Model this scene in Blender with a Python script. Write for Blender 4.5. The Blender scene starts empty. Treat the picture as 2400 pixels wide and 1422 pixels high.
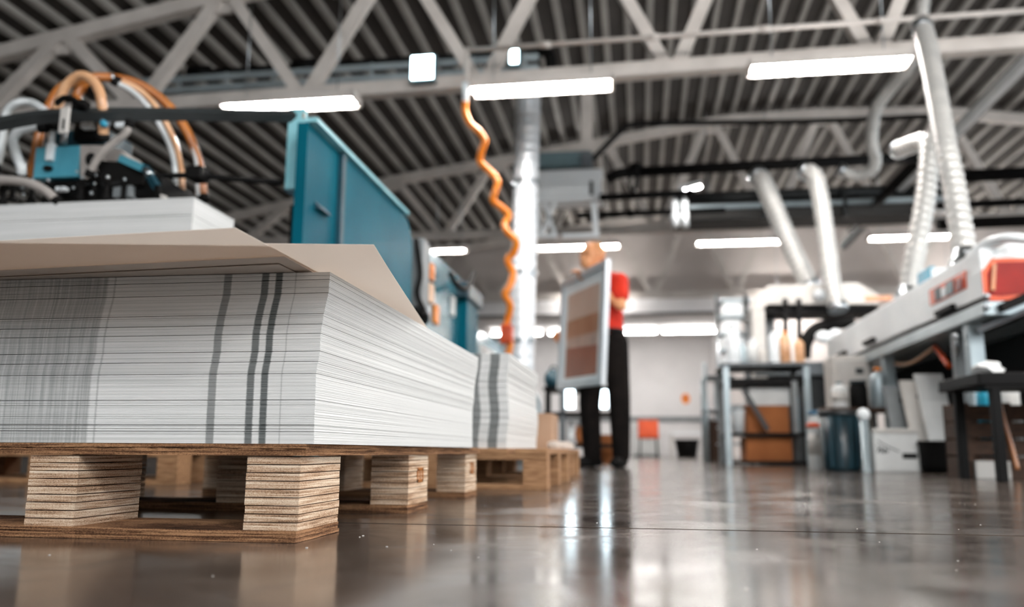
import bpy, bmesh, math, random
from mathutils import Vector, Matrix, noise

random.seed(7)
SC = bpy.context.scene
COL = SC.collection
PI = math.pi

# ------------------------------------------------------------------ camera
F, CX, CY = 1985.0, 1200.0, 711.0          # focal length and centre, pixels of the 2400 x 1422 frame
VPX, VPY, ROLL = 1500.0, 1057.0, 0.006      # where the hall's long lines meet, slope of the horizon
HCAM = 0.1335
dy = Vector((VPX - CX, -(VPY - CY), -F)).normalized()
upv = Vector((1, -ROLL, 0)).cross(dy).normalized()
rtv = dy.cross(upv)
ROT = Matrix((rtv, dy, upv))                # camera -> world
EYE = Vector((0, 0, HCAM))
cam_d = bpy.data.cameras.new('camera')
cam_d.sensor_width = 36.0
cam_d.lens = F / 2400.0 * 36.0
cam_d.clip_start = 0.02
cam_d.dof.use_dof = True
cam_d.dof.focus_distance = 1.36
cam_d.dof.aperture_fstop = 2.5
cam = bpy.data.objects.new('camera', cam_d)
cam.matrix_world = Matrix.Translation(EYE) @ ROT.to_4x4()
COL.objects.link(cam)
SC.camera = cam

# ------------------------------------------------------------------ view, world
SC.view_settings.view_transform = 'Standard'
SC.view_settings.look = 'None'
SC.view_settings.gamma = 1.0
SC.view_settings.use_curve_mapping = False
SC.view_settings.exposure = 0.95
wd = bpy.data.worlds.new('overcast')
SC.world = wd
wd.use_nodes = True
bg = wd.node_tree.nodes['Background']
bg.inputs[0].default_value = (0.90, 0.96, 1.0, 1)
bg.inputs[1].default_value = 2.5
TUBE_E = 150.0                               # glow of the lamp tubes


# ------------------------------------------------------------------ pixels to places
def ray(px, py):
    return ROT @ Vector((px - CX, -(py - CY), -F))


def W(px, py, d):                           # on the plane Y = d
    r = ray(px, py)
    return EYE + r * (d / r.y)


def SX(px, py, x):                          # on the plane X = x
    r = ray(px, py)
    return EYE + r * (x / r.x)


def FZ(px, py, z):                          # on the plane Z = z
    r = ray(px, py)
    return EYE + r * ((z - HCAM) / r.z)


# ------------------------------------------------------------------ materials
def lin(c):
    out = []
    for v in c:
        v = v / 255.0
        out.append(v / 12.92 if v <= 0.04045 else ((v + 0.055) / 1.055) ** 2.4)
    return (*out, 1.0)


def mat(name, col, rough=0.5, metal=0.0, col2=None, scale=6.0, bump=0.0, stretch=None, emit=0.0,
        coat=0.0, spec=0.5, alpha=1.0, trans=0.0, detail=4.0, lo=0.35, hi=0.65):
    m = bpy.data.materials.new(name)
    m.use_nodes = True
    nt = m.node_tree
    b = nt.nodes['Principled BSDF']
    b.inputs['Base Color'].default_value = lin(col)
    b.inputs['Roughness'].default_value = rough
    b.inputs['Metallic'].default_value = metal
    b.inputs['Coat Weight'].default_value = coat
    b.inputs['Specular IOR Level'].default_value = spec
    b.inputs['Alpha'].default_value = alpha
    b.inputs['Transmission Weight'].default_value = trans
    if emit:
        b.inputs['Emission Color'].default_value = lin(col)
        b.inputs['Emission Strength'].default_value = emit
    tc = nt.nodes.new('ShaderNodeTexCoord')
    mp = nt.nodes.new('ShaderNodeMapping')
    nt.links.new(tc.outputs['Object'], mp.inputs['Vector'])
    if stretch:
        mp.inputs['Scale'].default_value = stretch
    n = nt.nodes.new('ShaderNodeTexNoise')
    n.inputs['Scale'].default_value = scale
    n.inputs['Detail'].default_value = detail
    nt.links.new(mp.outputs['Vector'], n.inputs['Vector'])
    if col2 is None:
        col2 = tuple(v * 0.86 for v in col)
    r = nt.nodes.new('ShaderNodeValToRGB')
    r.color_ramp.elements[0].position = lo
    r.color_ramp.elements[0].color = lin(col2)
    r.color_ramp.elements[1].position = hi
    r.color_ramp.elements[1].color = lin(col)
    nt.links.new(n.outputs['Fac'], r.inputs['Fac'])
    nt.links.new(r.outputs['Color'], b.inputs['Base Color'])
    if bump:
        bp = nt.nodes.new('ShaderNodeBump')
        bp.inputs['Strength'].default_value = bump
        bp.inputs['Distance'].default_value = 0.01
        nt.links.new(n.outputs['Fac'], bp.inputs['Height'])
        nt.links.new(bp.outputs['Normal'], b.inputs['Normal'])
    return m


M = {}
M['rib'] = mat('galvanised_rib', (160, 156, 150), 0.5, 0.0, (144, 140, 135), 2)
M['deck'] = mat('roof_pan', (58, 52, 47), 0.7, 0.0, (46, 41, 37), 2)
M['steel_white'] = mat('white_steel', (208, 200, 193), 0.5, 0.0, (192, 184, 177), 3)
M['wall'] = mat('plaster', (226, 224, 224), 0.8, 0, (216, 214, 214), 1)
M['wall_grey'] = mat('grey_wall', (208, 199, 194), 0.8, 0, (198, 189, 184), 1)
M['wall_dark'] = mat('dark_wall', (70, 68, 66), 0.8, 0, (58, 56, 54), 1)
M['white'] = mat('white_enamel', (240, 243, 244), 0.35, 0, (230, 234, 236), 3)
M['white_matte'] = mat('white_matte', (222, 222, 220), 0.7, 0, (208, 208, 206), 4)
M['offwhite'] = mat('offwhite_plastic', (205, 200, 194), 0.45, 0, (192, 187, 181), 4)
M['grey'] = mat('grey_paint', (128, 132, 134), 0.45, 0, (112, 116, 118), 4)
M['mid_grey'] = mat('mid_grey_paint', (92, 98, 102), 0.5, 0, (80, 86, 90), 4)
M['blue_grey'] = mat('blue_grey_box', (98, 120, 126), 0.4, 0, (86, 108, 114), 4)
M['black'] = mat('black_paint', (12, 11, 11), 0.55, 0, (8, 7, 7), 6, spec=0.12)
M['charcoal'] = mat('charcoal_tube', (40, 43, 44), 0.42, 0.1, (30, 32, 33), 6)
M['rail_black'] = mat('rail_black', (46, 50, 51), 0.4, 0, (36, 39, 40), 6)
M['rubber'] = mat('rubber', (17, 15, 14), 0.7, 0, (11, 10, 10), 8, spec=0.15)
M['steel'] = mat('bare_steel', (190, 195, 198), 0.28, 1.0, (160, 166, 170), 5)
M['galv'] = mat('galvanised', (178, 190, 194), 0.36, 0.45, (160, 172, 177), 3)
M['alu_duct'] = mat('aluminium_duct', (214, 217, 220), 0.3, 0.35, (200, 204, 208), 6)
M['white_duct'] = mat('pale_duct', (196, 194, 190), 0.42, 0.25, (180, 179, 176), 6)
M['teal'] = mat('teal_paint', (5, 92, 108), 0.4, 0.0, (3, 80, 96), 2.0, spec=0.05)
M['teal_light'] = mat('teal_worn', (142, 198, 206), 0.45, 0.0, (120, 182, 192), 7)
M['teal_dark'] = mat('teal_dark', (20, 66, 80), 0.4, 0.0, (14, 52, 64), 5)
M['teal_pale'] = mat('teal_pale_panel', (60, 124, 138), 0.18, 0.0, (44, 108, 124), 3, coat=0.3)
M['cyan_box'] = mat('cyan_box', (84, 160, 178), 0.4, 0.0, (70, 146, 166), 6)
M['orange'] = mat('orange_hose', (240, 140, 32), 0.4, 0, (226, 122, 22), 8)
M['amber'] = mat('amber_hose', (188, 116, 52), 0.28, 0, (164, 94, 38), 9, coat=0.4)
M['amber_pale'] = mat('pale_amber_hose', (226, 178, 138), 0.28, 0, (206, 152, 108), 9, coat=0.4)
M['clear_hose'] = mat('milky_hose', (218, 220, 220), 0.25, 0, (196, 200, 200), 9, coat=0.4)
M['grey_hose'] = mat('grey_hose', (176, 168, 162), 0.35, 0, (158, 150, 144), 9)
M['red'] = mat('red_orange_shirt', (206, 40, 6), 0.85, 0, (182, 30, 4), 8)
M['red_plastic'] = mat('red_window', (140, 20, 5), 0.35, 0, (118, 15, 3), 3, spec=0.2)
M['orange_plastic'] = mat('orange_plastic', (226, 84, 20), 0.35, 0, (206, 70, 14), 5)
M['blue_plastic'] = mat('bright_blue_plastic', (40, 160, 190), 0.35, 0, (30, 140, 172), 5)
M['navy'] = mat('dark_teal_plastic', (16, 44, 52), 0.35, 0, (10, 34, 42), 5)
M['trousers'] = mat('dark_trousers', (27, 22, 20), 0.9, 0, (18, 15, 14), 9, bump=0.2, spec=0.1)
M['skin'] = mat('skin', (222, 158, 112), 0.55, 0, (206, 138, 92), 7)
M['hair'] = mat('cropped_hair', (196, 140, 92), 0.7, 0, (176, 120, 74), 20)
M['eye'] = mat('eye_dark', (40, 28, 22), 0.3)
M['lip'] = mat('lip', (176, 96, 78), 0.5)
M['cardboard'] = mat('cardboard', (172, 104, 56), 0.85, 0, (152, 88, 44), 5)
M['cardboard_pale'] = mat('pale_cardboard', (184, 150, 124), 0.85, 0, (168, 134, 108), 5)
M['wood'] = mat('pallet_wood', (176, 134, 96), 0.8, 0, (136, 96, 64), 9, bump=0.3, stretch=(2, 14, 14))
M['wood_dark'] = mat('brown_wood', (78, 53, 37), 0.8, 0, (52, 35, 24), 9, bump=0.3, stretch=(2, 10, 10))
M['tube'] = mat('lamp_tube', (255, 252, 248), 0.4, emit=TUBE_E)
M['tube_fill'] = mat('fill_lamp_tube', (255, 252, 248), 0.4, emit=95.0)
M['tube_bay'] = mat('bay_lamp_tube', (255, 252, 248), 0.4, emit=30.0)
M['flood'] = mat('floodlight_face', (210, 245, 255), 0.4, emit=12.0)
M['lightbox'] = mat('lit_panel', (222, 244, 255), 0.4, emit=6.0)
M['reflector'] = mat('lamp_reflector', (236, 236, 234), 0.3, 0.2)
M['print_brown'] = mat('brown_mesh', (162, 92, 60), 0.4, 0, (140, 74, 46), 2)
M['blue_trim'] = mat('blue_trim', (60, 110, 140), 0.4)
M['ink'] = mat('black_ink', (24, 24, 26), 0.6)


def floor_mat():
    m = bpy.data.materials.new('polished_concrete')
    m.use_nodes = True
    nt = m.node_tree
    b = nt.nodes['Principled BSDF']
    tc = nt.nodes.new('ShaderNodeTexCoord')

    def nz(scale, detail, dist=0.0, rough=0.55):
        n = nt.nodes.new('ShaderNodeTexNoise')
        n.inputs['Scale'].default_value = scale
        n.inputs['Detail'].default_value = detail
        n.inputs['Roughness'].default_value = rough
        n.inputs['Distortion'].default_value = dist
        nt.links.new(tc.outputs['Object'], n.inputs['Vector'])
        return n

    def ramp(src, stops):
        r = nt.nodes.new('ShaderNodeValToRGB')
        e = r.color_ramp.elements
        e[0].position, e[0].color = stops[0][0], stops[0][1]
        e[1].position, e[1].color = stops[-1][0], stops[-1][1]
        for p, c in stops[1:-1]:
            k = e.new(p)
            k.color = c
        nt.links.new(src, r.inputs['Fac'])
        return r
    a = nz(3.2, 8, 0.6)
    c1 = ramp(a.outputs['Fac'], [(0.30, lin((56, 47, 42))), (0.52, lin((80, 70, 63))), (0.72, lin((106, 95, 87)))])
    s = nz(26, 6, 1.4, 0.7)
    c2 = ramp(s.outputs['Fac'], [(0.66, (0, 0, 0, 1)), (0.74, (1, 1, 1, 1))])
    mix = nt.nodes.new('ShaderNodeMix')
    mix.data_type = 'RGBA'
    nt.links.new(c2.outputs['Color'], mix.inputs['Factor'])
    nt.links.new(c1.outputs['Color'], mix.inputs['A'])
    mix.inputs['B'].default_value = lin((150, 140, 132))
    nt.links.new(mix.outputs['Result'], b.inputs['Base Color'])
    rr = ramp(nz(5.0, 7, 0.8).outputs['Fac'], [(0.30, (0.10, 0.10, 0.10, 1)), (0.55, (0.17, 0.17, 0.17, 1)), (0.75, (0.27, 0.27, 0.27, 1))])
    nt.links.new(rr.outputs['Color'], b.inputs['Roughness'])
    b.inputs['Specular IOR Level'].default_value = 0.5
    bp = nt.nodes.new('ShaderNodeBump')
    bp.inputs['Strength'].default_value = 0.03
    bp.inputs['Distance'].default_value = 0.003
    nt.links.new(nz(9, 5).outputs['Fac'], bp.inputs['Height'])
    nt.links.new(bp.outputs['Normal'], b.inputs['Normal'])
    return m


def ply_mat(name, pale, mid, dark, bands):
    """Sawn plywood edge: veneers laid flat, grain along them, splinters."""
    m = bpy.data.materials.new(name)
    m.use_nodes = True
    nt = m.node_tree
    b = nt.nodes['Principled BSDF']
    tc = nt.nodes.new('ShaderNodeTexCoord')
    geo = nt.nodes.new('ShaderNodeObjectInfo')
    add = nt.nodes.new('ShaderNodeVectorMath')
    add.operation = 'ADD'
    nt.links.new(tc.outputs['Object'], add.inputs[0])
    cmb = nt.nodes.new('ShaderNodeCombineXYZ')
    mul = nt.nodes.new('ShaderNodeMath')
    mul.operation = 'MULTIPLY'
    mul.inputs[1].default_value = 5.0
    nt.links.new(geo.outputs['Random'], mul.inputs[0])
    nt.links.new(mul.outputs[0], cmb.inputs[0])
    nt.links.new(mul.outputs[0], cmb.inputs[2])
    nt.links.new(cmb.outputs[0], add.inputs[1])

    def layer(sc, scale, detail):
        mp = nt.nodes.new('ShaderNodeMapping')
        mp.inputs['Scale'].default_value = sc
        nt.links.new(add.outputs[0], mp.inputs['Vector'])
        n = nt.nodes.new('ShaderNodeTexNoise')
        n.inputs['Scale'].default_value = scale
        n.inputs['Detail'].default_value = detail
        n.inputs['Roughness'].default_value = 0.65
        nt.links.new(mp.outputs['Vector'], n.inputs['Vector'])
        return n.outputs['Fac']
    grain = layer((0.5, 0.5, bands), 12, 5)
    fine = layer((3, 3, 6), 130, 4)
    ad = nt.nodes.new('ShaderNodeMath')
    ad.operation = 'MULTIPLY_ADD'
    nt.links.new(fine, ad.inputs[0])
    ad.inputs[1].default_value = 0.55
    nt.links.new(grain, ad.inputs[2])
    r = nt.nodes.new('ShaderNodeValToRGB')
    e = r.color_ramp.elements
    e[0].position, e[0].color = 0.56, lin(dark)
    e[1].position, e[1].color = 0.90, lin(pale)
    k = e.new(0.72)
    k.color = lin(mid)
    nt.links.new(ad.outputs[0], r.inputs['Fac'])
    nt.links.new(r.outputs['Color'], b.inputs['Base Color'])
    b.inputs['Roughness'].default_value = 0.9
    b.inputs['Specular IOR Level'].default_value = 0.2
    bp = nt.nodes.new('ShaderNodeBump')
    bp.inputs['Strength'].default_value = 0.7
    bp.inputs['Distance'].default_value = 0.002
    nt.links.new(ad.outputs[0], bp.inputs['Height'])
    nt.links.new(bp.outputs['Normal'], b.inputs['Normal'])
    return m


def paper_mat(name, stripes, zone=None):
    """Edges of printed sheets: ink that reaches the trimmed edge shows as grey stripes.
    The uv map holds metres from the sheet's own corner."""
    m = bpy.data.materials.new(name)
    m.use_nodes = True
    nt = m.node_tree
    b = nt.nodes['Principled BSDF']
    uv = nt.nodes.new('ShaderNodeUVMap')
    uv.uv_map = 'edge'
    sp = nt.nodes.new('ShaderNodeSeparateXYZ')
    nt.links.new(uv.outputs['UV'], sp.inputs[0])

    def mth(op, a, bb, clamp=False):
        n = nt.nodes.new('ShaderNodeMath')
        n.operation = op
        n.use_clamp = clamp
        for i, v in enumerate((a, bb)):
            if isinstance(v, (int, float)):
                n.inputs[i].default_value = v
            else:
                nt.links.new(v, n.inputs[i])
        return n.outputs[0]

    def noise2(su, sv, scale=1.0, detail=2):
        cb = nt.nodes.new('ShaderNodeCombineXYZ')
        nt.links.new(mth('MULTIPLY', sp.outputs[0], su), cb.inputs[0])
        nt.links.new(mth('MULTIPLY', sp.outputs[1], sv), cb.inputs[1])
        n = nt.nodes.new('ShaderNodeTexNoise')
        n.inputs['Scale'].default_value = scale
        n.inputs['Detail'].default_value = detail
        nt.links.new(cb.outputs[0], n.inputs['Vector'])
        return n.outputs['Fac']

    def band(c, w, soft=0.0012):
        d = mth('ABSOLUTE', mth('SUBTRACT', sp.outputs[0], c), 0)
        return mth('DIVIDE', mth('SUBTRACT', w * 0.5 + soft, d), soft * 2, True)
    total = None
    for c, w, dens in stripes:
        t = mth('MULTIPLY', band(c, w), dens)
        total = t if total is None else mth('MAXIMUM', total, t)
    sheetn = noise2(0.0, 900.0)
    if total is None:
        total = mth('MULTIPLY', sheetn, 0.0)
    total = mth('MULTIPLY', total, mth('ADD', mth('MULTIPLY', sheetn, 0.7), 0.65))
    if zone:
        zn = mth('SUBTRACT', noise2(220.0, 6.0, 1.0, 5), 0.10)
        zr = mth('DIVIDE', mth('SUBTRACT', sp.outputs[0], zone), 0.004, True)
        total = mth('MAXIMUM', total, mth('MULTIPLY', mth('MULTIPLY', zr, zn), 0.95))
    mix = nt.nodes.new('ShaderNodeMix')
    mix.data_type = 'RGBA'
    nt.links.new(mth('MULTIPLY', total, 1.0, True), mix.inputs['Factor'])
    rp = nt.nodes.new('ShaderNodeValToRGB')
    rp.color_ramp.elements[0].position = 0.3
    rp.color_ramp.elements[0].color = lin((204, 205, 202))
    rp.color_ramp.elements[1].position = 0.7
    rp.color_ramp.elements[1].color = lin((236, 234, 233))
    nt.links.new(noise2(1.5, 700.0, 1.0, 3), rp.inputs['Fac'])
    nt.links.new(rp.outputs['Color'], mix.inputs['A'])
    mix.inputs['B'].default_value = lin((62, 70, 70))
    nt.links.new(mix.outputs['Result'], b.inputs['Base Color'])
    b.inputs['Roughness'].default_value = 0.75
    b.inputs['Specular IOR Level'].default_value = 0.25
    return m


M['floor'] = floor_mat()
M['ply'] = ply_mat('plywood_end', (238, 218, 194), (188, 152, 122), (70, 45, 32), 22)
M['ply_dark'] = ply_mat('plywood_board', (176, 132, 96), (104, 71, 49), (34, 21, 14), 26)
M['paper'] = mat('paper', (230, 222, 214), 0.7, 0, (226, 218, 210), 3, spec=0.25)
_nt = M['paper'].node_tree                  # a single sheet lets the lamps shine through
_tr = _nt.nodes.new('ShaderNodeBsdfTranslucent')
_tr.inputs['Color'].default_value = lin((248, 240, 233))
_mx = _nt.nodes.new('ShaderNodeMixShader')
_mx.inputs[0].default_value = 0.56
_nt.links.new(_nt.nodes['Principled BSDF'].outputs[0], _mx.inputs[1])
_nt.links.new(_tr.outputs[0], _mx.inputs[2])
_nt.links.new(_mx.outputs[0], _nt.nodes['Material Output'].inputs['Surface'])
M['paper_dimmed'] = M['paper'].copy()          # two lower sheets, made less translucent so shade lines show at their edges
[n for n in M['paper_dimmed'].node_tree.nodes if n.type == 'MIX_SHADER'][0].inputs[0].default_value = 0.22
M['paper_edge'] = paper_mat('paper_edges', [(0.1635, 0.0125, 0.62), (0.1025, 0.0115, 0.80), (0.0805, 0.0110, 0.86), (0.0537, 0.0012, 0.5),
                                            (0.352, 0.003, 0.35)], zone=0.362)
M['paper_edge_plain'] = paper_mat('plain_paper_edges', [])
M['paper_edge_dark'] = paper_mat('printed_paper_edges', [(0.052, 0.034, 0.75), (0.118, 0.03, 0.7), (0.155, 0.012, 0.4)])


# ------------------------------------------------------------------ mesh building
class MB:
    def __init__(self):
        self.v, self.f, self.sm = [], [], []

    def add(self, vs, fs, smooth=False):
        o = len(self.v)
        self.v += [Vector(p) for p in vs]
        self.f += [[i + o for i in q] for q in fs]
        self.sm += [smooth] * len(fs)
        return self

    def box(self, x0, x1, y0, y1, z0, z1, bev=0.0):
        if bev <= 0:
            vs = [(x, y, z) for x in (x0, x1) for y in (y0, y1) for z in (z0, z1)]
            fs = [(0, 1, 3, 2), (4, 6, 7, 5), (0, 4, 5, 1), (2, 3, 7, 6), (0, 2, 6, 4), (1, 5, 7, 3)]
            return self.add(vs, fs)
        bm = bmesh.new()
        bmesh.ops.create_cube(bm, size=1.0)
        bmesh.ops.scale(bm, vec=(abs(x1 - x0), abs(y1 - y0), abs(z1 - z0)), verts=bm.verts)
        bmesh.ops.bevel(bm, geom=bm.edges[:], offset=bev, segments=2, affect='EDGES', profile=0.5)
        bmesh.ops.translate(bm, vec=((x0 + x1) / 2, (y0 + y1) / 2, (z0 + z1) / 2), verts=bm.verts)
        return self.from_bm(bm)

    def from_bm(self, bm, smooth=False):
        bm.verts.index_update()
        self.add([v.co.copy() for v in bm.verts], [[v.index for v in f.verts] for f in bm.faces], smooth)
        bm.free()
        return self

    def bar(self, p0, p1, w, h, up=(0, 0, 1)):
        p0, p1 = Vector(p0), Vector(p1)
        d = (p1 - p0).normalized()
        u = Vector(up)
        s = d.cross(u)
        if s.length < 1e-4:
            s = d.cross(Vector((0, 1, 0)))
        s.normalize()
        t = s.cross(d)
        vs = []
        for p in (p0, p1):
            for a, b in ((-1, -1), (1, -1), (1, 1), (-1, 1)):
                vs.append(p + s * a * w / 2 + t * b * h / 2)
        return self.add(vs, [(0, 3, 2, 1), (4, 5, 6, 7), (0, 1, 5, 4), (1, 2, 6, 5), (2, 3, 7, 6), (3, 0, 4, 7)])

    def rings(self, pts, rads, seg=12, cap=True, smooth=True):
        pts = [Vector(p) for p in pts]
        n = len(pts)
        tang = []
        for i in range(n):
            t = pts[min(i + 1, n - 1)] - pts[max(i - 1, 0)]
            tang.append(t.normalized() if t.length > 1e-9 else Vector((0, 0, 1)))
        ref = Vector((0, 0, 1)) if abs(tang[0].z) < 0.9 else Vector((1, 0, 0))
        u = tang[0].cross(ref).normalized()
        vs, fs = [], []
        for i in range(n):
            u = (u - tang[i] * u.dot(tang[i]))
            if u.length < 1e-6:
                u = tang[i].cross(Vector((0.3, 0.5, 0.8)))
            u.normalize()
            w = tang[i].cross(u)
            for k in range(seg):
                a = 2 * PI * k / seg
                vs.append(pts[i] + (u * math.cos(a) + w * math.sin(a)) * rads[i])
        for i in range(n - 1):
            for k in range(seg):
                k2 = (k + 1) % seg
                fs.append((i * seg + k, i * seg + k2, (i + 1) * seg + k2, (i + 1) * seg + k))
        self.add(vs, fs, smooth)
        if cap:
            o = len(self.v) - len(vs)
            self.f.append([o + k for k in range(seg)][::-1])
            self.f.append([o + (n - 1) * seg + k for k in range(seg)])
            self.sm += [False, False]
        return self

    def tube(self, p0, p1, r, r2=None, seg=12):
        return self.rings([p0, p1], [r, r if r2 is None else r2], seg)

    def path(self, pts, r, seg=12, sub=8):
        c = spline(pts, sub)
        return self.rings(c, [r] * len(c), seg)

    def flex(self, pts, r, pitch=0.04, amp=0.08, seg=16):
        c = spline(pts, 24)
        L = [0.0]
        for i in range(1, len(c)):
            L.append(L[-1] + (c[i] - c[i - 1]).length)
        step = pitch / 4
        n = max(4, int(L[-1] / step))
        out, rad, j = [], [], 0
        for i in range(n + 1):
            s = L[-1] * i / n
            while j < len(L) - 2 and L[j + 1] < s:
                j += 1
            t = (s - L[j]) / max(1e-9, L[j + 1] - L[j])
            out.append(c[j].lerp(c[j + 1], t))
            rad.append(r * (1 + amp * math.cos(2 * PI * s / pitch)))
        return self.rings(out, rad, seg)

    def lathe(self, prof, c, seg=20, smooth=True):
        """prof: (radius, height) from bottom to top round a vertical axis through c"""
        c = Vector(c)
        vs, fs = [], []
        for r, z in prof:
            for k in range(seg):
                a = 2 * PI * k / seg
                vs.append(c + Vector((r * math.cos(a), r * math.sin(a), z)))
        for i in range(len(prof) - 1):
            for k in range(seg):
                k2 = (k + 1) % seg
                fs.append((i * seg + k, i * seg + k2, (i + 1) * seg + k2, (i + 1) * seg + k))
        self.add(vs, fs, smooth)
        o = len(self.v) - len(vs)
        self.f.append([o + k for k in range(seg)][::-1])
        self.f.append([o + (len(prof) - 1) * seg + k for k in range(seg)])
        self.sm += [False, False]
        return self

    def ball(self, c, r, seg=14, squash=(1, 1, 1)):
        bm = bmesh.new()
        bmesh.ops.create_uvsphere(bm, u_segments=seg, v_segments=max(6, seg // 2 + 2), radius=r)
        bmesh.ops.scale(bm, vec=squash, verts=bm.verts)
        bmesh.ops.translate(bm, vec=Vector(c), verts=bm.verts)
        return self.from_bm(bm, True)

    def prism(self, poly, d):
        """poly: 3-D points of a flat outline; d: extrusion vector"""
        poly = [Vector(p) for p in poly]
        n = len(poly)
        d = Vector(d)
        vs = poly + [p + d for p in poly]
        fs = [list(range(n))[::-1], [n + i for i in range(n)]]
        for i in range(n):
            j = (i + 1) % n
            fs.append((i, j, n + j, n + i))
        return self.add(vs, fs)

    def mesh(self, name, material, org=(0, 0, 0)):
        me = bpy.data.meshes.new(name)
        org = Vector(org)
        me.from_pydata([tuple(p - org) for p in self.v], [], self.f)
        me.polygons.foreach_set('use_smooth', self.sm)
        bm = bmesh.new()
        bm.from_mesh(me)
        bmesh.ops.recalc_face_normals(bm, faces=bm.faces)
        bm.to_mesh(me)
        bm.free()
        me.materials.append(M[material] if isinstance(material, str) else material)
        return me

    def build(self, name, material, parent=None, org=None):
        """one mesh object; a part takes the origin of its thing"""
        if parent is not None:
            org = tuple(root_loc(parent))
        if org is None:
            xs = [p.x for p in self.v]
            ys = [p.y for p in self.v]
            org = ((min(xs) + max(xs)) / 2, (min(ys) + max(ys)) / 2, min(p.z for p in self.v))
        o = bpy.data.objects.new(name, self.mesh(name, material, org))
        COL.objects.link(o)
        if parent is None:
            o.location = org
        else:
            o.parent = parent
        return o


def spline(pts, sub=8):
    pts = [Vector(p) for p in pts]
    if len(pts) < 3:
        return pts
    out = []
    P = [pts[0] * 2 - pts[1]] + pts + [pts[-1] * 2 - pts[-2]]
    for i in range(1, len(P) - 2):
        a, b, c, d = P[i - 1], P[i], P[i + 1], P[i + 2]
        for k in range(sub):
            t = k / sub
            out.append(0.5 * ((2 * b) + (c - a) * t + (2 * a - 5 * b + 4 * c - d) * t * t + (3 * b - a - 3 * c + d) * t ** 3))
    out.append(pts[-1])
    return out


def root_loc(o):
    p = Vector(o.location)
    while o.parent:
        o = o.parent
        p = p + Vector(o.location)
    return p


def tag(o, label, cat, group=None, kind=None):
    if label:
        o['label'] = label
    if cat:
        o['category'] = cat
    if group:
        o['group'] = group
    if kind:
        o['kind'] = kind
    return o


def thing(name, label, cat, loc, group=None):
    o = bpy.data.objects.new(name, None)
    o.empty_display_size = 0.1
    o.location = loc
    COL.objects.link(o)
    return tag(o, label, cat, group)


def struct(mb, name, material, parent=None):
    o = mb.build(name, material, parent, org=None if parent else (0, 0, 0))
    o['kind'] = 'structure'
    return o


def inst(o, parent, off):
    c = o.copy()
    COL.objects.link(c)
    c.parent = parent
    c.location = Vector(o.location) + Vector(off)
    return c


def copy_tree(o, loc, label=None):
    r = o.copy()
    COL.objects.link(r)
    r.location = loc
    if label:
        r['label'] = label
    for ch in o.children:
        c = ch.copy()
        COL.objects.link(c)
        c.parent = r
        for g in ch.children:
            d = g.copy()
            COL.objects.link(d)
            d.parent = c
    return r


# ================================================================== THE SETTING
# floor: slabs of polished concrete parted by narrow joints
XL, XR, YB, YF = -11.0, 13.5, -5.0, 27.0
JY, JW = 1.545, 0.007
fl = struct(MB().box(XL, XR, YB, YF, -0.20, -0.012), 'floor', 'rubber')
ys = [YB, JY - 6.0, JY, JY + 6.0, JY + 12.0, JY + 18.0, YF]
ys = sorted(y for y in ys if YB <= y <= YF)
for i in range(len(ys) - 1):
    g = JW if 0 < i else 0
    sl = MB().box(XL, XR, ys[i] + JW, ys[i + 1] - JW, -0.012, 0.0).build('floor_slab', 'floor', fl)

# roof
RP = [(-11.0, 4.12), (-7.4, 4.82), (-4.65, 5.33), (1.6, 6.22), (3.2, 6.26), (5.4, 6.18), (13.5, 4.9)]


def roofz(x):
    for (a, za), (b, zb) in zip(RP, RP[1:]):
        if x <= b:
            return za + (zb - za) * (x - a) / (b - a)
    return RP[-1][1]


rmb = MB()
rmb.prism([(x, YB, z + 0.07) for x, z in RP] + [(x, YB, z + 0.22) for x, z in reversed(RP)], (0, YF - YB, 0))
ceil = struct(rmb, 'ceiling', 'deck')
x = -10.6
while x < 13.3:
    z = roofz(x)
    sl = (roofz(x + 0.05) - roofz(x - 0.05)) / 0.1
    pr = []
    for dx, dz in ((-0.050, 0.075), (-0.036, 0.015), (0.036, 0.015), (0.050, 0.075)):
        pr.append((x + dx, YB + 0.01, z + dz + sl * dx))
    MB().prism(pr, (0, YF - YB - 0.02, 0)).build('roof_rib', 'rib', ceil)
    x += 0.31

# walls; a row of tall windows lights the hall from beyond the dryer side
struct(MB().box(XL - 0.2, XL, YB, YF, 0, 4.3), 'wall_left', 'wall_dark')


def window_wall(name, x0, x1, y0, y1, zs, ze, ztop_, n):
    """a wall with a long band of window openings between sill zs and head ze"""
    w = struct(MB().box(x0, x1, y0, y1, 0, zs), name, 'wall')
    MB().box(x0, x1, y0, y1, ze, ztop_).build('lintel', 'wall', w)
    for k in range(n + 1):
        t = k / n
        if x1 - x0 > y1 - y0:
            c = x0 + (x1 - x0) * t
            MB().box(c - 0.07, c + 0.07, y0, y1, zs, ze).build('mullion', 'steel_white', w)
        else:
            c = y0 + (y1 - y0) * t
            MB().box(x0, x1, c - 0.07, c + 0.07, zs, ze).build('mullion', 'steel_white', w)


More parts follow.
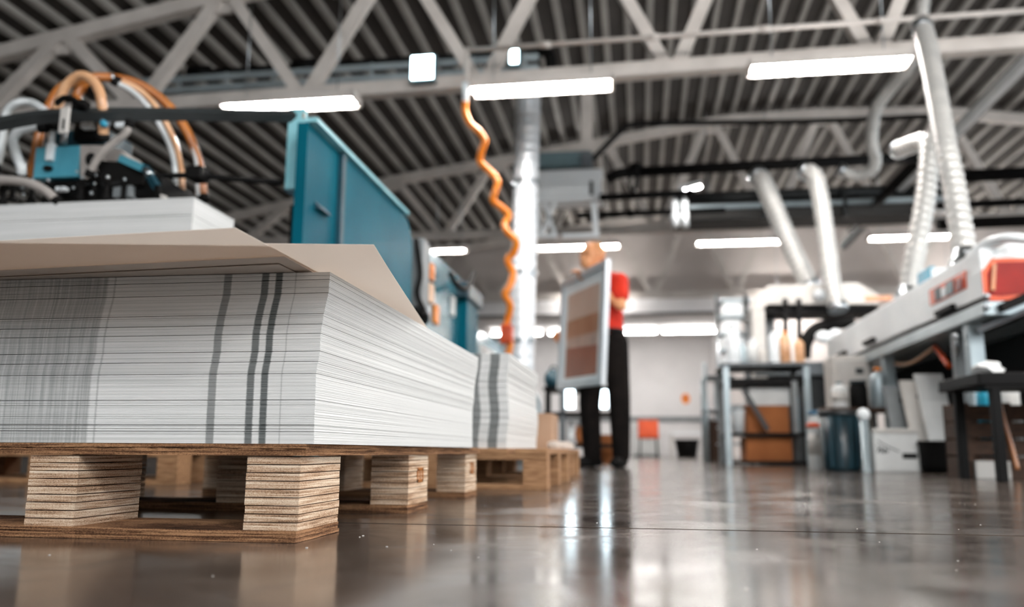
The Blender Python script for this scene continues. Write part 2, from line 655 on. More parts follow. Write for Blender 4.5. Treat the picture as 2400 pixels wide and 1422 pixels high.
window_wall('wall_right', XR, XR + 0.2, YB, YF, 1.0, 4.55, 5.0, 11)
window_wall('wall_rear', -3.5, XR, YB - 0.2, YB, 2.3, 4.0, 4.2, 6)
struct(MB().prism([(XL, YB - 0.2, 0), (-3.5, YB - 0.2, 0)] + [(x_, YB - 0.2, z_ + 0.06) for x_, z_ in ((-3.5, roofz(-3.5)),) + tuple(p for p in reversed(RP) if p[0] < -3.5)], (0, 0.2, 0)), 'wall_rear_solid', 'wall_grey')
YW = 21.4                                   # face of the bulkhead, YA the wall at the end of the bay under it
YA = 26.4
zl = W(1580, 738, YW).z                     # underside of the bulkhead
xr = W(1702, 745, YW).x
bk = MB()
bk.prism([(XL, YW, zl), (xr, YW, zl), (xr, YW, 0), (XR, YW, 0)] + [(x, YW, z + 0.05) for x, z in reversed(RP)], (0, 0.25, 0))
struct(bk, 'wall_back', 'wall_grey')
struct(MB().box(XL, xr + 0.2, YA, YA + 0.2, 0, zl + 0.3), 'wall_end', 'wall')
struct(MB().box(xr, xr + 0.2, YW + 0.25, YA, 0, zl + 0.3), 'wall_side', 'wall')
struct(MB().box(XL, xr, YW + 0.25, YA, zl, zl + 0.12), 'trim_1', 'wall')
b0 = W(1580, 735, YW).z
b1 = W(1580, 700, YW).z
struct(MB().box(XL, xr + 0.6, YW - 0.12, YW, b0, b1), 'trim_2', 'wall')
struct(MB().box(XL, xr + 0.6, YW - 0.16, YW - 0.12, b0 - 0.05, b0 + 0.02), 'trim_3', 'charcoal')
struct(MB().box(XL, xr, YA - 0.05, YA, W(1600, 988, YA).z, W(1600, 976, YA).z), 'trim_4', 'grey')


# ================================================================== ROOF TRUSSES
def truss(y, zb, label, sag=0.0, th=0.15, x0=-9.2, x1=12.4, pitch=2.0, start=-3.6):
    t = thing('roof_truss', label, 'truss', (0, y, zb), 'white steel roof trusses')
    MB().bar((x0, y, zb + sag * x0), (x1, y, zb + sag * x1), th, th).build('bottom_chord', 'steel_white', t)
    px = [x0] + [p[0] for p in RP if x0 < p[0] < x1] + [x1]
    for a, b in zip(px, px[1:]):
        MB().bar((a, y, roofz(a) - 0.09), (b, y, roofz(b) - 0.09), th, th * 1.1).build('top_chord', 'steel_white', t)
    k = -2
    while True:
        xb = start + k * pitch
        k += 1
        if xb > x1 - 1:
            break
        if xb < x0:
            continue
        for s in (-1, 1):
            xt = xb + s * pitch * 0.46
            if x0 < xt < x1:
                MB().bar((xb + s * 0.07, y, zb + sag * xb + 0.05), (xt, y, roofz(xt) - 0.12), th * 0.85, th * 0.85, (0, 1, 0)).build('web_member', 'steel_white', t)
        xt = xb + pitch * 0.5
        if xt < x1:
            MB().box(xt - 0.09, xt + 0.09, y - 0.02, y + 0.02, roofz(xt) - 0.30, roofz(xt) - 0.1).build('gusset_plate', 'steel_white', t)
    return t


T1, T2, T3 = 8.4, 15.2, 20.9
ZB = W(1270, 180, T1).z
truss(T1, ZB, 'white steel roof truss carrying the row of long bright tube lamps', 0.015)
truss(T2, W(1600, 535, T2).z, 'white roof truss behind the hanging fan heater, smaller in view')
truss(T3, W(1580, 690, T3).z, 'farthest white roof truss, close to the grey end wall')


# ================================================================== CEILING LAMPS
def make_lamp(name, loc, length, label, group='twin tube ceiling lamps', top=None, bare=False, tube='tube'):
    t = thing(name, label, 'ceiling lamp', loc, group)
    x, y, z = loc
    h = length / 2
    w = 0.13
    if bare:                                 # open batten: a narrow spine with bare tubes under it
        MB().box(x - h, x + h, y - 0.035, y + 0.035, z + 0.06, z + 0.10, 0.006).build('spine', 'steel_white', t)
        for s in (-1, 1):
            MB().box(x + s * h - 0.015, x + s * h + 0.015, y - 0.085, y + 0.085, z + 0.01, z + 0.075, 0.004).build('lamp_holder', 'steel_white', t)
            MB().tube((x - h + 0.015, y + s * 0.06, z + 0.035), (x + h - 0.015, y + s * 0.06, z + 0.035), 0.017, seg=10).build('tube_light', tube, t)
            MB().tube((x + s * h * 0.7, y, z + 0.10), (x + s * h * 0.7, y, top if top else roofz(x + s * h * 0.7) + 0.02), 0.007, seg=6).build('hanger', 'steel', t)
        return t
    mb = MB()                                # trough: top, two sides
    mb.box(x - h, x + h, y - w, y + w, z + 0.07, z + 0.085)
    mb.box(x - h, x + h, y - w - 0.008, y - w, z, z + 0.085)
    mb.box(x - h, x + h, y + w, y + w + 0.008, z, z + 0.085)
    mb.build('housing', 'steel_white', t)
    for s in (-1, 1):
        MB().box(x + s * h - 0.012, x + s * h + 0.012, y - w - 0.008, y + w + 0.008, z - 0.005, z + 0.09).build('end_cap', 'steel_white', t)
    for dy_ in (-0.06, 0.06):
        MB().tube((x - h + 0.03, y + dy_, z + 0.035), (x + h - 0.03, y + dy_, z + 0.035), 0.017, seg=10).build('tube_light', 'tube', t)
    n = 15
    l0 = None
    for i in range(n):
        xx = x - h + 0.05 + (length - 0.10) * i / (n - 1)
        if l0 is None:
            pts = []
            for k in range(9):
                a = k / 8
                pts.append((xx, y - w + 2 * w * a, z + 0.012 * math.sin(PI * a)))
            pts += [(xx, y + w, z + 0.05), (xx, y - w, z + 0.05)]
            l0 = MB().prism(pts, (0.004, 0, 0)).build('louver_blade', 'reflector', t)
            xa = xx
        else:
            inst(l0, t, (xx - xa, 0, 0))
    for s in (-1, 1):
        MB().tube((x + s * h * 0.7, y, z + 0.085), (x + s * h * 0.7, y, top if top else roofz(x + s * h * 0.7) + 0.02), 0.007, seg=6).build('hanger', 'steel', t)
    return t


ZL = ZB - 0.24
for (a, b, py), lb in zip([(530, 836, 243), (1108, 1436, 203), (1755, 2132, 152)],
                          ['long twin tube lamp hanging over the teal machine', 'long twin tube lamp hanging beside the orange coiled hose', 'long twin tube lamp hanging beside the tall flexible duct']):
    p0, p1 = W(a, py + 8, T1 - 0.28), W(b, py - 8, T1 - 0.28)
    make_lamp('tube_lamp', ((p0.x + p1.x) / 2, T1 - 0.28, W((a + b) / 2, py + 6, T1 - 0.28).z), p1.x - p0.x, lb)
for (a, b, py), lb in zip([(1012, 1092, 590), (1258, 1452, 578), (1632, 1838, 570), (2036, 2236, 556)],
                          ['far tube lamp half hidden behind the teal machine', 'far tube lamp directly behind the head of the worker', 'far tube lamp between the worker and the slanting ducts', 'far tube lamp crossed by the pale flexible ducts']):
    p0, p1 = W(a, py, 14.9), W(b, py, 14.9)
    make_lamp('tube_lamp', ((p0.x + p1.x) / 2, 14.9, W(1600, 568, 14.9).z - 0.04), p1.x - p0.x, lb)

for yy, nm, xs_ in ((2.3, 'over the front paper stack', ((1.5, 'first'), (3.6, 'second'), (5.7, 'third'))),  # unseen lamp rows, placed to brighten the stack's long side and the floor
                    (-3.6, 'by the rear wall', ((3.2, 'first'), (6.0, 'second')))):
    for xx, w in xs_:
        make_lamp('tube_lamp', (xx, yy, ZL), 1.45, 'unseen open twin tube lamp %s, %s of its row' % (nm, w), bare=True)
for xx, w in ((-3.4, 'behind the upright shiny duct'), (-1.75, 'behind the worker'), (-0.2, 'over the orange red chair'), (1.4, 'over the work table')):
    make_lamp('bay_lamp', (xx, 23.6, zl - 0.16), 1.45, 'open tube lamp under the low end bay ceiling ' + w, 'end bay lamps', zl + 0.01, True, 'tube_bay')
for xx, w in ((-1.08, 'behind the worker'), (3.8, 'behind the hooded machine'), (7.6, 'furthest over the dryer')):  # lamps added behind other things to brighten the bulkhead
    make_lamp('tube_lamp', (xx, T3 - 0.5, W(1580, 708, T3 - 0.5).z), 1.45, 'open tube lamp added to brighten the grey bulkhead, ' + w.replace('left of', 'beside'), 'added bulkhead lamps', None, True, 'tube_fill')


# ================================================================== PLYWOOD PALLET AND THE PAPER ON IT
def ragged(x0, x1, y0, y1, z0, z1, jit, seed, step=0.012):
    """a sawn ply layer: a flat slab whose edges are slightly torn"""
    rnd = random.Random(seed)
    outl = []

    def run(a, b, n):
        for i in range(n):
            t = i / n
            outl.append((a[0] + (b[0] - a[0]) * t, a[1] + (b[1] - a[1]) * t))
    nx, ny = max(2, min(80, int((x1 - x0) / step))), max(2, min(80, int((y1 - y0) / step)))
    run((x0, y0), (x1, y0), nx)
    run((x1, y0), (x1, y1), ny)
    run((x1, y1), (x0, y1), nx)
    run((x0, y1), (x0, y0), ny)
    pts = [(p[0] + rnd.uniform(-jit, jit), p[1] + rnd.uniform(-jit, jit), z0) for p in outl]
    return MB().prism(pts, (0, 0, z1 - z0))


PX0, PX1, PY0, PY1 = -1.285, -0.492, 1.20, 2.572
BX = [(-1.285, -1.203), (-0.929, -0.847), (-0.575, -0.492)]
BY = [(1.203, 1.372), (1.800, 1.968), (2.405, 2.569)]
pal = thing('plywood_pallet', 'plywood pallet with layered block feet under the tall paper stack', 'pallet', ((PX0 + PX1) / 2, 1.88, 0))
for j, (y0, y1) in enumerate(BY):            # runners: three ply sheets each
    rn = ragged(PX0, PX1, y0 - 0.004, y1 + 0.006, 0.0005, 0.006, 0.0012, 50 + j).build('runner_board', 'ply_dark', pal)
    ragged(PX0 + 0.001, PX1 - 0.001, y0 - 0.002, y1 + 0.004, 0.0064, 0.0112, 0.0016, 60 + j).build('veneer', 'ply_dark', rn)
    ragged(PX0, PX1 - 0.0005, y0 - 0.003, y1 + 0.005, 0.0115, 0.0168, 0.0012, 70 + j).build('veneer', 'ply_dark', rn)
lay = []
ln = 9
for j, (y0, y1) in enumerate(BY):
    for i, (x0, x1) in enumerate(BX):
        e = bpy.data.objects.new('block', None)
        blk = None
        for k in range(ln):
            z0 = 0.017 + k * 0.1065 / ln
            z1 = z0 + 0.1065 / ln - 0.0016
            rnd = random.Random(i * 100 + j * 10 + k)
            dx, dy2 = rnd.uniform(-0.0005, 0.0005), rnd.uniform(-0.0005, 0.0005)
            mb = ragged(x0 + dx, x1 + dx, y0 + dy2, y1 + dy2, z0, z1, 0.0004, rnd.random(), 0.006 if j == 0 else 0.02)
            if blk is None:
                blk = mb.build('block', 'ply', pal)
            else:
                mb.build('ply_layer', 'ply', blk)
dk = ragged(PX0 - 0.002, PX1 + 0.010, PY0 - 0.003, PY1 + 0.002, 0.1238, 0.1292, 0.0014, 5).build('deck_board', 'ply_dark', pal)
ragged(PX0 - 0.001, PX1 + 0.009, PY0 - 0.001, PY1, 0.1295, 0.1345, 0.0018, 6).build('veneer', 'ply_dark', dk)
ragged(PX0 - 0.002, PX1 + 0.010, PY0 - 0.003, PY1 + 0.002, 0.1348, 0.1408, 0.0012, 7).build('veneer', 'ply_dark', dk)
# stencilled marks on the far block sides
for (y0, y1), za in zip(BY[1:], (0.062, 0.066)):
    cy = (y0 + y1) / 2 + 0.015
    mk = MB()
    for a, b, c, d in ((-0.028, -0.020, 0, 0.03), (0.016, 0.024, 0, 0.03), (-0.028, 0.024, 0, 0.006), (-0.028, 0.024, 0.026, 0.032), (-0.006, 0.002, 0.006, 0.026)):
        mk.box(-0.4918, -0.4906, cy + a, cy + b, za + c, za + d)
    mk.build('stencil_mark', 'amber', pal)


def sheet_stack(th, x0, xr_fn, y0, y1, zs, ze, material, step, jit, seed, gaps=(), yfn=None, nm='sheet_bundle'):
    """bundles of sheets; each slab is a few sheets, each bundle one part"""
    rnd = random.Random(seed)
    bounds = [zs] + sorted(g for g in gaps if zs < g < ze) + [ze]
    base = root_loc(th)
    for b0_, b1_ in zip(bounds, bounds[1:]):
        n = max(1, round((b1_ - b0_) / step))
        vs, fs, uvs = [], [], []
        bo = rnd.uniform(-jit, jit) * 0.8
        for k in range(n):
            za = b0_ + (b1_ - b0_) * k / n
            zb = b0_ + (b1_ - b0_) * (k + 1) / n
            zm = (za + zb) / 2
            rx = xr_fn(zm) + rnd.uniform(-jit, jit)
            fy = y0 + (yfn(zm) if yfn else 0) + rnd.uniform(-jit, jit)
            if k == 0 and b0_ > zs:          # the seam between bundles: a few sheets set back
                rx -= 0.0013
                fy += 0.004
                zb = za + (zb - za) * 0.75
            elif rnd.random() < 0.02:
                rx -= rnd.uniform(0.0006, 0.002)
                fy += rnd.uniform(0.0006, 0.002)
            lx = x0 + rnd.uniform(-jit, jit)
            by = y1 + rnd.uniform(-jit, jit)
            zc = zb - (zb - za) * 0.06
            o = len(vs)
            for xx in (lx, rx):
                for yy in (fy, by):
                    for zz in (za, zc):
                        vs.append((xx - base.x, yy - base.y, zz - base.z))
                        uvs.append((xr_fn(zm) - xx + bo * 0.3, zm))
            for q in ((0, 1, 3, 2), (4, 6, 7, 5), (0, 4, 5, 1), (2, 3, 7, 6), (0, 2, 6, 4), (1, 5, 7, 3)):
                fs.append([i + o for i in q])
        me = bpy.data.meshes.new(nm)
        me.from_pydata(vs, [], fs)
        ul = me.uv_layers.new(name='edge')
        for lp in me.loops:
            ul.data[lp.index].uv = uvs[lp.vertex_index]
        bm = bmesh.new()
        bm.from_mesh(me)
        bmesh.ops.recalc_face_normals(bm, faces=bm.faces)
        bm.to_mesh(me)
        bm.free()
        me.materials.append(M[material[0]])
        if len(material) > 1:                # right-hand edges of the sheets carry no print
            me.materials.append(M[material[1]])
            for p in me.polygons:
                if p.normal.x > 0.9:
                    p.material_index = 1
        o = bpy.data.objects.new(nm, me)
        COL.objects.link(o)
        o.parent = th


XE = [(0.141, -0.472), (0.167, -0.4725), (0.244, -0.4735), (0.2775, -0.469), (0.304, -0.469), (0.334, -0.4655), (0.3655, -0.4595), (0.398, -0.4585)]


def xedge(z):
    for (a, xa), (b, xb) in zip(XE, XE[1:]):
        if z <= b:
            return xa + (xb - xa) * (z - a) / (b - a)
    return XE[-1][1]


ST = 0.398
stk = thing('paper_stack', 'tall stack of large white sheets with grey striped edges on plywood pallet', 'paper stack', (-0.86, 1.8, 0.141))
sheet_stack(stk, -1.26, xedge, 1.2, 2.405, 0.1412, ST, ('paper_edge', 'paper_edge_plain'), 0.00095, 0.0004, 3,
            gaps=(0.1585, 0.167, 0.1685, 0.205, 0.244, 0.262, 0.2775, 0.304, 0.318, 0.334, 0.3655, 0.386))


def loose_sheet(label, corners, z, curl, paper_key='paper'):
    """a flat sheet with a slight bow; corners: front-left, front-right, back-right, back-left (x, y)"""
    n, m_ = 26, 20
    fl_, fr, br, bl = [Vector((c[0], c[1], 0)) for c in corners]
    bm = bmesh.new()
    g = []
    for j in range(m_ + 1):
        row = []
        for i in range(n + 1):
            s, t = i / n, j / m_
            p = (fl_ * (1 - s) + fr * s) * (1 - t) + (bl * (1 - s) + br * s) * t
            zz = z + curl(s, t)
            row.append(bm.verts.new((p.x, p.y, zz)))
        g.append(row)
    tk = 0.0006
    top = [[bm.verts.new(v.co + Vector((0, 0, tk))) for v in row] for row in g]
    for j in range(m_):
        for i in range(n):
            bm.faces.new((g[j][i], g[j + 1][i], g[j + 1][i + 1], g[j][i + 1]))
            bm.faces.new((top[j][i], top[j][i + 1], top[j + 1][i + 1], top[j + 1][i]))
    for j in range(m_):
        bm.faces.new((g[j][0], top[j][0], top[j + 1][0], g[j + 1][0]))
        bm.faces.new((g[j][n], g[j + 1][n], top[j + 1][n], top[j][n]))
    for i in range(n):
        bm.faces.new((g[0][i], g[0][i + 1], top[0][i + 1], top[0][i]))
        bm.faces.new((g[m_][i], top[m_][i], top[m_][i + 1], g[m_][i + 1]))
    mb = MB().from_bm(bm, False)
    o = mb.build('loose_sheet', paper_key)
    return tag(o, label, 'paper sheet', 'loose sheets on the tall stack')


def flat(e):
    return lambda s, t: e * max(0.0, 1 - t * 4) ** 2


# lowest first; seen from below, each one hides the next
loose_sheet('white loose sheet lying straight on the stack, jutting out least', [(-1.24, 1.205), (-0.517, 1.147), (-0.50, 2.36), (-1.23, 2.38)], ST + 0.0012, flat(0.0), 'paper_dimmed')
loose_sheet('white loose sheet second from the stack top edge, jutting a little', [(-1.22, 1.165), (-0.492, 1.110), (-0.49, 2.33), (-1.22, 2.36)], ST + 0.0036, flat(0.0), 'paper_dimmed')
loose_sheet('white loose sheet overhanging the striped front of the stack furthest', [(-1.13, 1.006), (-0.494, 0.963), (-0.475, 2.17), (-1.11, 2.21)], ST + 0.0062, flat(0.0005))
loose_sheet('white loose sheet turned askew, its corner over the pale long side', [(-0.98, 0.972), (-0.352, 1.079), (-0.52, 2.16), (-1.13, 2.05)], ST + 0.0076, flat(0.0015))


# ================================================================== SECOND AND THIRD PALLETS
def wood_pallet(name, label, x0, x1, y0, y1, h=0.141):
    t = thing(name, label, 'pallet', ((x0 + x1) / 2, (y0 + y1) / 2, 0))
    w = x1 - x0
    d = y1 - y0
    for yy in (y0, (y0 + y1) / 2 - 0.05, y1 - 0.10):
        MB().box(x0, x1, yy, yy + 0.10, 0, 0.018, 0.002).build('bottom_board', 'wood', t)
        for xx in (x0, (x0 + x1) / 2 - 0.05, x1 - 0.085):
            MB().box(xx, xx + 0.085, yy, yy + 0.10, 0.018, h - 0.04, 0.002).build('block', 'wood', t)
        MB().box(x0, x1, yy, yy + 0.10, h - 0.04, h - 0.02, 0.002).build('stringer_board', 'wood', t)
    n = 6
    bw = w / n - 0.02
    for i in range(n):
        xx = x0 + i * (w - bw) / (n - 1)
        MB().box(xx, xx + bw, y0 - 0.004, y1, h - 0.02, h, 0.002).build('deck_board', 'wood', t)
    return t


wood_pallet('wooden_pallet', 'wooden pallet under the shorter striped paper stack', -1.12, -0.318, 2.96, 3.93)
wood_pallet('wooden_pallet', 'wooden pallet behind the shorter stack, carrying a cardboard box', -1.14, -0.345, 4.02, 4.95)
s2 = thing('paper_stack', 'shorter white paper stack with dark barred edges on wooden pallet', 'paper stack', (-0.8, 3.4, 0.141))
sheet_stack(s2, -1.08, lambda z: -0.462 + 0.004 * math.sin(z * 30), 3.0, 3.88, 0.1412, 0.478, ('paper_edge_dark', 'paper_edge_plain'), 0.003, 0.0012, 9,
            gaps=[0.1412 + 0.026 * k for k in range(1, 13)])
# cardboard box on the far pallet
cb = thing('cardboard_box', 'plain brown cardboard box on the pallet behind the shorter stack', 'box', (-0.56, 4.35, 0.141))
MB().box(-0.75, -0.425, 4.2, 4.5, 0.1415, 0.315, 0.003).build('carton', 'cardboard_pale', cb)
MB().box(-0.75, -0.425, 4.33, 4.37, 0.315, 0.3158).build('tape', 'amber', cb)
for k in range(3):
    c = MB()
    bm = bmesh.new()
    bmesh.ops.create_icosphere(bm, subdivisions=2, radius=0.035)
    for v in bm.verts:
        v.co *= 1 + 0.35 * noise.noise(v.co * 40 + Vector((k * 3, 0, 0)))
        v.co.z *= 0.55
    bmesh.ops.translate(bm, vec=(-0.40 + 0.02 * k, 4.06 + 0.11 * k, 0.160), verts=bm.verts)
    c.from_bm(bm)
    tag(c.build('crumpled_paper', 'paper'), 'crumpled white paper scrap on the far pallet edge, ' + ('first from the shorter stack', 'middle one of three', 'last one by the cardboard box')[k], 'paper scrap', 'paper scraps on the far pallet')


# ================================================================== TEAL PRINTING MACHINE
XM = -1.45
mc = thing('printing_machine', 'long teal printing machine with glossy side panels behind the paper stacks', 'printing machine', (-1.9, 5.5, 0))


def on_side(pts, x=XM):
    return [SX(a, b, x) for a, b in pts]


ztop = SX(945, 500, XM).z
# big side panel of the first unit, rounded at its far top corner
yA, yB, yS, yC = SX(722, 300, XM).y, SX(962, 560, XM).y, SX(800, 330, XM).y, SX(990, 560, XM).y
zp = 1.585


def panel(y0, y1, z0, z1, r0, r1, mt, nm, x=XM, t=0.05, par=mc):
    pts = []

    def arc(cy, cz, r, a0, a1):
        for i in range(7):
            a = a0 + (a1 - a0) * i / 6
            pts.append((x, cy + r * math.cos(a), cz + r * math.sin(a)))
    pts.append((x, y0, z0))
    pts.append((x, y1, z0))
    if r1:
        arc(y1 - r1, z1 - r1, r1, 0, PI / 2)
    else:
        pts.append((x, y1, z1))
    if r0:
        arc(y0 + r0, z1 - r0, r0, PI / 2, PI)
    else:
        pts.append((x, y0, z1))
    return MB().prism(pts, (-t, 0, 0)).build(nm, mt, par)


panel(yA, yS - 0.006, 0.12, zp, 0, 0, 'teal', 'side_panel')
panel(yS, yB, 0.12, zp, 0, 0.22, 'teal', 'side_panel', x=XM + 0.015)
MB().bar((XM + 0.012, yS - 0.01, 0.2), (XM + 0.012, yS - 0.01, zp - 0.005), 0.03, 0.05, (0, 1, 0)).build('panel_seam', 'teal_dark', mc)
MB().bar((XM + 0.012, yA, zp + 0.012), (XM + 0.012, yB - 0.2, zp + 0.012), 0.06, 0.02).build('edge_strip', 'teal_light', mc)
# worn front plate that holds the rails, and its bracket
yP = 3.56
p0, p1 = W(666, 443, yP), W(716, 252, yP)
MB().box(p0.x, p1.x, yP, yP + 0.03, p0.z, p1.z, 0.004).build('front_plate', 'teal_light', mc)
for px_, py_ in ((712, 300), (710, 350), (706, 400), (700, 430), (714, 270)):
    q = W(px_, py_, yP)
    rr = random.uniform(0.006, 0.012)
    MB().box(q.x - rr, min(q.x + rr, p1.x), yP - 0.0012, yP, q.z - rr * 1.6, q.z + rr * 1.2).build('paint_chip', 'cardboard_pale', mc)
q = [W(664, 445, yP), W(716, 445, yP), W(752, 488, yP), W(735, 488, yP)]
MB().prism(q, (0, 0.14, 0)).build('plate_bracket', 'teal_dark', mc)
a, b = W(716, 480, yP + 0.12), W(752, 575, yP + 0.12)
MB().box(a.x, b.x, yP + 0.12, yP + 0.5, 0.1, a.z, 0.004).build('upright', 'teal_light', mc)
a, b = W(680, 480, yP + 0.2), W(716, 600, yP + 0.2)
MB().box(a.x, b.x, yP + 0.2, yP + 0.45, 0.1, a.z, 0.004).build('inner_post', 'black', mc)
# gap between units: black bracket and hanging cable
q0, q1 = W(962, 560, 5.45), W(992, 720, 5.45)
MB().box(q0.x - 0.05, q1.x, 5.42, 5.60, q1.z, q0.z, 0.01).build('control_box', 'grey', mc)
MB().path([W(975, 560, 5.38), W(985, 640, 5.36), W(978, 690, 5.35), W(1000, 745, 5.35), W(985, 755, 5.36), W(975, 720, 5.37)], 0.018, 8).build('cable_loop', 'rubber', mc)
MB().ball(W(990, 738, 5.34), 0.045, 12, (1, 1, 0.7)).build('hand_control', 'rubber', mc)
# second unit
yD, yE = SX(996, 600, XM).y, SX(1096, 700, XM).y
panel(yD, yE, 0.12, 1.55, 0.05, 0.12, 'teal_pale', 'side_panel', x=XM - 0.01)
a, b = SX(1096, 660, XM + 0.06), SX(1118, 830, XM + 0.06)
MB().box(XM - 0.15, XM + 0.06, a.y, b.y, 0.1, 1.40, 0.01).build('corner_post', 'teal', mc)
MB().box(XM - 0.25, XM + 0.09, a.y - 0.1, b.y + 0.1, 1.36, 1.50, 0.02).build('post_cap', 'teal_dark', mc)
MB().path([SX(1055, 640, XM + 0.05), SX(1070, 668, XM + 0.1), SX(1095, 675, XM + 0.1), SX(1110, 640, XM + 0.05)], 0.022, 8).build('rail_hook', 'rubber', mc)
# last unit, lower and paler
yG, yH = SX(1122, 700, XM).y, SX(1196, 760, XM).y
panel(yG, yH, 0.1, 1.25, 0.25, 0.2, 'teal_pale', 'side_panel', x=XM - 0.02)
panel(yG + 0.15, yH - 0.5, 0.75, 1.12, 0.1, 0.1, 'white_matte', 'hatch', x=XM + 0.0, t=0.03)
# dark bulk of the machine behind its panels
MB().box(-2.3, XM - 0.06, 4.75, 5.4, 0.1, 0.98, 0.03).build('carcass', 'teal_dark', mc)
MB().box(-2.6, XM - 0.07, 5.7, yE, 0.1, 1.4, 0.03).build('carcass', 'teal_dark', mc)
MB().box(-2.6, XM - 0.08, yG, yH, 0.1, 1.1, 0.03).build('carcass', 'teal_dark', mc)
# orange and white fittings seen between the units
for px_, py_, r_, mt in ((1012, 640, 0.05, 'orange'), (1010, 690, 0.06, 'amber_pale'), (1022, 740, 0.06, 'orange'), (1060, 720, 0.07, 'white_matte')):
    q = SX(px_, py_, XM)
    MB().box(XM - 0.008, XM + 0.012, q.y - r_, q.y + r_, q.z - r_, q.z + r_ * 1.3, 0.006).build('notice_plate', mt, mc)

# ------------------------------------------------------------------ feeder: pile, rails, suction head, hoses
YPF = 3.02
pc = W(455, 462, YPF)
pile = thing('feeder_pile', 'white paper pile under the suction head of the teal machine', 'paper stack', (pc.x - 0.5, 3.2, 0.14))
sheet_stack(pile, pc.x - 1.05, lambda z: pc.x, YPF, 3.36, 0.1412, pc.z, ('paper_edge_plain',), 0.004, 0.0004, 21, gaps=[0.1412 + 0.3 * k for k in range(1, 4)])
wood_pallet('wooden_pallet', 'wooden pallet in the dark under the feeder pile', pc.x - 1.1, pc.x + 0.03, 2.99, 3.50)
rails = thing('feeder_rail_frame', 'pair of dark rails reaching from the teal plate over the feeder pile', 'rail', tuple(W(660, 425, yP)))
MB().rings(spline([W(690, 272, yP + 0.01), W(560, 270, 3.4), W(400, 268, 3.25), W(250, 268, 3.08), W(120, 272, 2.98), W(50, 281, 2.93), W(-40, 298, 2.88)], 6),
           [0.030] * 37, 4, smooth=False).build('upper_rail', 'rail_black', rails)
MB().path([W(664, 428, yP), W(560, 420, 3.48), W(440, 411, 3.4), W(270, 418, 3.3)], 0.014, 8).build('lower_rail', 'black', rails)
q = W(466, 410, 3.41)
MB().box(q.x - 0.035, q.x + 0.035, 3.36, 3.45, q.z - 0.03, q.z + 0.03, 0.006).build('rail_clamp', 'rubber', rails)

sh = thing('suction_head', 'cyan and black suction head with fittings standing on the feeder pile', 'machine head', tuple(W(200, 475, 3.2)))
D = 3.12


def pb(nm, mt, x0, y0, x1, y1, d, dep, bev=0.004, par=None):
    a_, b_ = W(x0, y1, d), W(x1, y0, d)
    return MB().box(a_.x, b_.x, d, d + dep, a_.z, b_.z, bev).build(nm, mt, par or sh)


def pt(nm, mt, pts, d, r, par=None, seg=10):
    return MB().path([W(a_, b_, d + (c[0] if c else 0)) for a_, b_, *c in pts], r, seg).build(nm, mt, par or sh)


vb = pb('valve_box', 'cyan_box', 76, 340, 188, 418, D, 0.16)
q = [W(188, 340, D), W(188, 418, D), W(205, 418, D), W(262, 380, D + 0.01), W(300, 372, D + 0.01), W(285, 352, D), W(250, 341, D)]
MB().prism(q, (0, 0.14, 0)).build('side_casting', 'grey_hose', sh)
q = W(212, 372, D - 0.012)
MB().ball(q, 0.028, 12, (0.8, 0.5, 1)).build('round_port', 'rubber', sh)
pb('valve_cap', 'white', 104, 333, 124, 375, D - 0.02, 0.03, 0.004, vb)
MB().ball(W(112, 394, D - 0.01), 0.016, 10, (1.4, 1, 0.8)).build('valve_knob', 'rubber', vb)
MB().tube(W(118, 342, D + 0.05), W(118, 310, D + 0.05), 0.012).build('valve_stem', 'amber_pale', vb)
# dark carriage
pb('carriage', 'black', 110, 412, 380, 470, D + 0.02, 0.3, 0.01)
pb('carriage_top', 'teal_dark', 100, 300, 250, 345, D + 0.04, 0.2, 0.01)
pb('gear_case', 'black', 165, 285, 235, 330, D + 0.0, 0.16, 0.02)
pb('counterweight', 'grey', 262, 420, 310, 462, D - 0.005, 0.1, 0.004)
MB().prism([W(225, 375, D - 0.01), W(290, 380, D - 0.01), W(340, 395, D - 0.01), (W(330, 430, D - 0.01)), W(240, 440, D - 0.01)], (0, 0.1, 0)).build('lever_plate', 'rubber', sh)
# cross arm sloping to the foot by the pile edge
MB().bar(W(285, 372, D), W(338, 395, D - 0.03), 0.03, 0.03).build('support_arm', 'cyan_box', sh)
MB().bar(W(340, 393, D - 0.03), W(368, 440, D - 0.06), 0.026, 0.026).build('support_arm', 'teal_dark', sh)
MB().tube(W(342, 398, D - 0.05), W(352, 412, D - 0.06), 0.014).build('arm_pin', 'steel', sh)
MB().bar(W(370, 436, D - 0.08), W(376, 476, D - 0.085), 0.022, 0.02).build('pile_foot', 'rubber', sh)
MB().bar(W(385, 458, D - 0.08), W(379, 474, D - 0.08), 0.022, 0.02).build('pile_foot', 'offwhite', sh)
# suckers along the pile
for k, (px_, py_) in enumerate([(8, 455), (30, 448), (75, 450), (110, 452), (190, 446), (222, 440), (250, 445), (290, 450)]):
    c = W(px_, py_, D - 0.03 + 0.02 * (k % 3))
    o = MB().lathe([(0.02, -0.045), (0.018, -0.03), (0.011, -0.02), (0.011, 0.03), (0.016, 0.032), (0.016, 0.045)], c, 10).build('sucker', 'rubber', sh)
    MB().lathe([(0.009, 0.045), (0.009, 0.062)], c, 8).build('sucker_nut', 'steel', o)
    if k % 2 == 0:
        MB().bar(c + Vector((-0.02, 0, 0.02)), c + Vector((0.09, 0.05, 0.05)), 0.02, 0.014).build('link_arm', 'black', sh)
